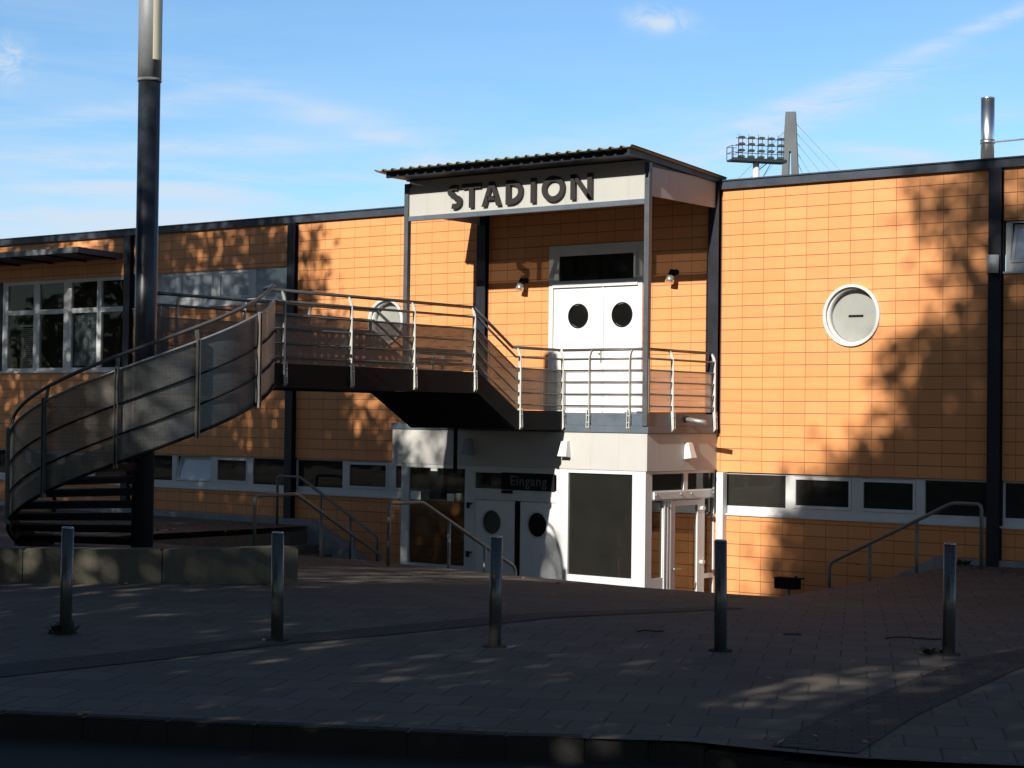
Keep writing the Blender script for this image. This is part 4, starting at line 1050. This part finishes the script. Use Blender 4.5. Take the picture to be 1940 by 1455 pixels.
# litter, weeds and twigs -----------------------------------------------
def litter():
    m = MB(); rnd = random.Random(3)
    def leaf(x, y, s):
        z = zpave(x, y) + .012 + rnd.random()*.012; a = rnd.random()*6.3; d = Vector((math.cos(a), math.sin(a), rnd.uniform(-.2,.3)))*s; e = Vector((-math.sin(a), math.cos(a), rnd.uniform(-.3,.3)))*s*.6
        c = Vector((x, y, z)); m.face([tuple(c-d), tuple(c+e*.9), tuple(c+d), tuple(c-e*.9)])
    for _ in range(240): leaf(rnd.gauss(4.9,1.2) if rnd.random()<.5 else rnd.uniform(4.3,8), -.25-abs(rnd.gauss(0,.7)), rnd.uniform(.025,.05))
    for _ in range(120): leaf(rnd.gauss(-10.4,.6), rnd.uniform(-4.5,-.6), rnd.uniform(.025,.05))
    for _ in range(150):
        a = R(rnd.uniform(255,345)); r = rnd.choice((rnd.uniform(4.5,4.75), rnd.uniform(2.0,4.0))); leaf(SC[0]+r*math.cos(a), SC[1]+r*math.sin(a), rnd.uniform(.025,.05))
    for _ in range(90): leaf(rnd.uniform(-3,11), rnd.uniform(-16,-6.5), rnd.uniform(.02,.045))
    for x, y in KERB:
        if 4 < x < 12:
            for _ in range(4): leaf(x+rnd.gauss(0,.4), y+.25+abs(rnd.gauss(0,.2)), rnd.uniform(.02,.04))
    tag(m.build('fallen_leaves', LITTER), 'dry brown fallen leaves scattered over the pavement', 'leaves', kind='stuff')
litter()
def twig(lab, x, y, a, n, s):
    rnd = random.Random(int(x*100)); pts = []; p = Vector((0,0,.012)); h = a
    for k in range(n): pts.append(p.copy()); h += rnd.uniform(-.7,.7); p += Vector((math.cos(h), math.sin(h), 0))*s; p.z = .012+rnd.uniform(0,.015)
    m = MB(); m.tube(pts, .008, 6); mid = pts[len(pts)//2]; m.tube([mid, mid+Vector((math.cos(h+1.2), math.sin(h+1.2), .05))*s*1.2], .006, 5)
    o = m.build('fallen_twig', BARK, None, (x, y, zpave(x, y))); tag(o, lab, 'twig')
twig('crooked fallen twig on the paving left of the rightmost bollard', 8.5, -11.9, .5, 8, .075)
twig('short fallen twig on the paving between the third and fourth bollards', 6.8, -13.25, .7, 5, .06)
twig('small fallen twig right of the fourth bollard', 7.75, -12.4, .4, 4, .06)
def weed(lab, x, y, n, h, seed, name='weed'):
    rnd = random.Random(seed); m = MB()
    for _ in range(n):
        a = rnd.random()*6.28; b = Vector((rnd.gauss(0,.05), rnd.gauss(0,.05), 0)); L_ = h*rnd.uniform(.5,1); d = Vector((math.cos(a)*.5, math.sin(a)*.5, 1)).normalized()
        pts = [b + d*L_*t + Vector((math.cos(a), math.sin(a), -.6))*L_*.35*t*t for t in (0,.35,.7,1)]; s = Vector((-math.sin(a), math.cos(a), 0))
        for i in range(3):
            w0, w1 = (.012,.02,.014,.001)[i], (.012,.02,.014,.001)[i+1]; m.face([tuple(pts[i]-s*w0), tuple(pts[i]+s*w0), tuple(pts[i+1]+s*w1), tuple(pts[i+1]-s*w1)])
    m.disc((0,0), .13, 'z', -.02, .006, 10); o = m.build(name, WEED, None, (x, y, zpave(x, y))); tag(o, lab, 'weed')
weed('straggly weed growing at the foot of the leftmost bollard', 3.25, -16.62, 26, .15, 1)
weed('small weed tuft beside the rightmost bollard', 9.33, -12.76, 18, .07, 2)
weed('small weed against the grey plinth right of the right-hand stairs', 4.05, -.16, 24, .16, 4)

# ------------------------------------------------------------------ street trees behind the camera (they shade the square)
def leaf_mesh(name, par, C, size, rng, mat):
    n = len(C)
    a = rng.normal(size=(n,3)); a[:,2] *= .7; a /= np.linalg.norm(a, axis=1)[:,None]
    r_ = rng.normal(size=(n,3)); b = np.cross(a, r_); b /= np.linalg.norm(b, axis=1)[:,None]; e = np.cross(a, b)
    s_ = (size*rng.uniform(.6,1.35,n))[:,None]
    V = np.stack([C-b*s_*.5, C+e*s_*.34, C+b*s_*.6, C-e*s_*.34], 1).reshape(-1,3)
    me = bpy.data.meshes.new(name); me.from_pydata(V.tolist(), [], np.arange(4*n).reshape(n,4).tolist()); me.materials.append(mat)
    o = bpy.data.objects.new(name, me); S.collection.objects.link(o); o.parent = par; return o
def leaf_crown(name, par, seed, lobes, n, size, mat=None):
    """leaves gathered on twigs: dense clumps with small gaps between them"""
    rng = np.random.default_rng(seed); out = []; tot = sum(l[3]**2*l[4] for l in lobes)
    for l in lobes:
        cx, cy, cz, rx_, rz_ = l[:5]; k = int(n*rx_**2*rz_/tot*(l[5] if len(l) > 5 else 1)); tw = max(6, k//34)
        v = rng.normal(size=(tw,3)); v /= np.linalg.norm(v, axis=1)[:,None]; v *= (rng.uniform(.05,1,tw)**.42)[:,None]
        c = np.array((cx,cy,cz)) + v*np.array((rx_,rx_,rz_))
        out.append(np.repeat(c, k//tw, 0) + rng.normal(size=(tw*(k//tw),3))*np.array((.30,.30,.24)))
    return leaf_mesh(name, par, np.concatenate(out), size, rng, mat or LEAF)
def tree(lab, x, y, h0, lobes, n, size=.26, seed=1, tr=.22):
    rnd = random.Random(seed); z0 = ROADZ if y < kerb_y(x) else zpave(x, y)
    t = thing('street_tree', lab, 'tree', 'street trees shading the square', (x, y, z0))
    m = MB(); top = max(l[2] for l in lobes)
    m.tube([(0,0,-.1),(.05,.02,h0*.5),(.0,.06,h0),(.08,0,(h0+top)/2),(.0,.1,top)], tr, 10, rs=[tr*1.35, tr, tr*.85, tr*.5, tr*.15])
    for cx, cy, cz, r1, r2 in (l[:5] for l in lobes):
        for q in range(3):
            e = Vector((cx+rnd.uniform(-.5,.5)*r1, cy+rnd.uniform(-.5,.5)*r1, cz+rnd.uniform(-.3,.6)*r2)); s_ = Vector((0,0,lerp(h0*.8, cz, .4))); md = s_.lerp(e, .5)+Vector((0,0,.3))
            m.tube([s_, md, e], .06, 6, rs=[tr*.35, tr*.22, .02])
    m.build('trunk', BARK, t)
    leaf_crown('crown', t, seed, lobes, n, size); return t
# A: low dense row over the road; B: by the left part of the facade; D: tall pair to the right
NUM = ('westernmost','second from the west','third from the west','fourth from the west','fifth from the west','sixth from the west','seventh from the west','easternmost')
DNUM = ('first','second','third','fourth','fifth','shorter')
A = [(-12.4,-30.2),(-8.0,-29.6),(-2.8,-30.6),(1.5,-29.8),(5.8,-30.4),(10.2,-31.5),(14.8,-31.0),(19.1,-31.5)]
for i, (x, y) in enumerate(A):
    lobes = [(0,0,8.0,2.7,4.2),(1.9,.5,6.0,2.0,3.0),(-2.0,-.4,6.2,2.0,3.0),(.6,.6,10.4,1.7,1.5),(-1.0,.3,3.8,2.4,1.8),(1.6,-.2,3.6,2.2,1.8)]
    if i in (3, 4, 5): lobes = [(0,0,5.6,3.0,3.1),(2.0,.5,5.7,2.3,3.0),(-2.0,-.4,5.8,2.3,3.0),(0,.2,9.6,2.6,2.0,.32),(1.9,.3,9.4,1.8,1.8,.32),(-1.9,0,9.6,1.8,1.8,.32),(.4,.3,11.0,1.7,1.3,.5)]
    if i == 2: lobes += [(-.2,.2,12.6,2.5,3.4),(1.0,0,12.2,1.7,2.6),(1.5,.1,14.8,1.1,1.9),(-1.6,0,11,2.2,3),(2.4,.3,10.6,1.5,2.4)]
    tree('leafy street tree, %s in the row across the road' % NUM[i], x, y, 2.6, lobes, (9000,10000,31000,21000,21000,21000,19000,18000)[i], .19, 50+i)
Bt = [(-7.2,-19.6),(-10.2,-18.2),(-13.7,-18.4),(-17.6,-19.4),(-21.2,-18.6),(-25.0,-19.0)]
for i, (x, y) in enumerate(Bt):
    lobes = [(0,0,11.0,2.5,4.4),(1.5,.6,9.0,1.8,2.8),(-1.7,-.5,9.4,1.9,2.8),(.2,.2,14.4,2.0,2.2),(-.6,.5,6.2,2.1,2.4)]
    if i == 0: lobes = [(-.4,0,8.4,2.4,3.4),(.9,.2,7.2,1.7,2.6),(-1.2,.2,10.6,1.7,1.8),(0,0,5.4,2,1.6),(1.4,.1,10.4,1.6,1.9),(2.2,0,8.4,1.4,2.2)]
    tree('tall street tree, %s on the pavement left of the square' % NUM[i], x, y, 5.2 if i else 3.6, lobes, 20500 if i else 23000, .185, 70+i, .16)
Dt = [(4.3,-28.6),(7.1,-29.2),(10.4,-33.5),(14.8,-33.8),(19.2,-33.8),(7.5,-32.2)]
for i, (x, y) in enumerate(Dt):
    dz = .495*(33.5+y)
    lobes = [(0,0,16.3-dz,3.0,4.8),(-.7,.5,14.4-dz,2.0,3.2),(2.2,-.4,14.0-dz,2.3,3.8),(1.2,.3,20.4-dz,1.7,2.0),(-.6,.4,11.6-dz,2.4,2.3)]
    if i == 0: lobes = [(.1,0,14.8-dz,1.6,3.0),(1.3,0,16.4-dz,1.3,2.2),(.3,.2,11.9-dz,1.9,2.3)]
    if i == 1: lobes += [(-.5,.3,21.9-dz,1.2,1.3),(1.9,.3,21.8-dz,1.6,1.7),(.5,.2,19.6-dz,1.0,1.2)]
    if i == 5: lobes = [(0,0,14.6,3.0,3.6),(-1.4,.2,13.4,1.9,3.2),(2.0,0,15.6,2.4,3.4),(0,0,11.6,3.0,2.6)]
    tree('very tall street tree, %s counted from the left behind the row across the road' % DNUM[i], x, y, 6.5, lobes, 37000 if i else 36000, .20, 90+i, .26)
for i, (x, y) in enumerate([(-40,-27),(-46,-25),(-52,-28),(-34,-33)]):
    lobes = [(0,0,6.0,3.2,3.6),(2.0,.5,4.2,2.4,2.4),(-2.0,.2,4.6,2.4,2.6)]
    tree('rounded low tree, %s of the group farther left along the road' % ('second','third','leftmost','first')[i], x, y, 2.0, lobes, 2600, .34, 110+i)
rng = np.random.default_rng(5); P = np.stack([rng.uniform(-75,-2,26000), -28.4-rng.uniform(0,1.2,26000), ROADZ+.1+2.3*rng.uniform(0,1,26000)], 1)  # hedge added out of view to keep the lower window reflections dark
tag(leaf_mesh('hedge', None, P, .26, rng, LEAF), 'unseen leafy hedge added along the far side of the road to darken window reflections', 'hedge')
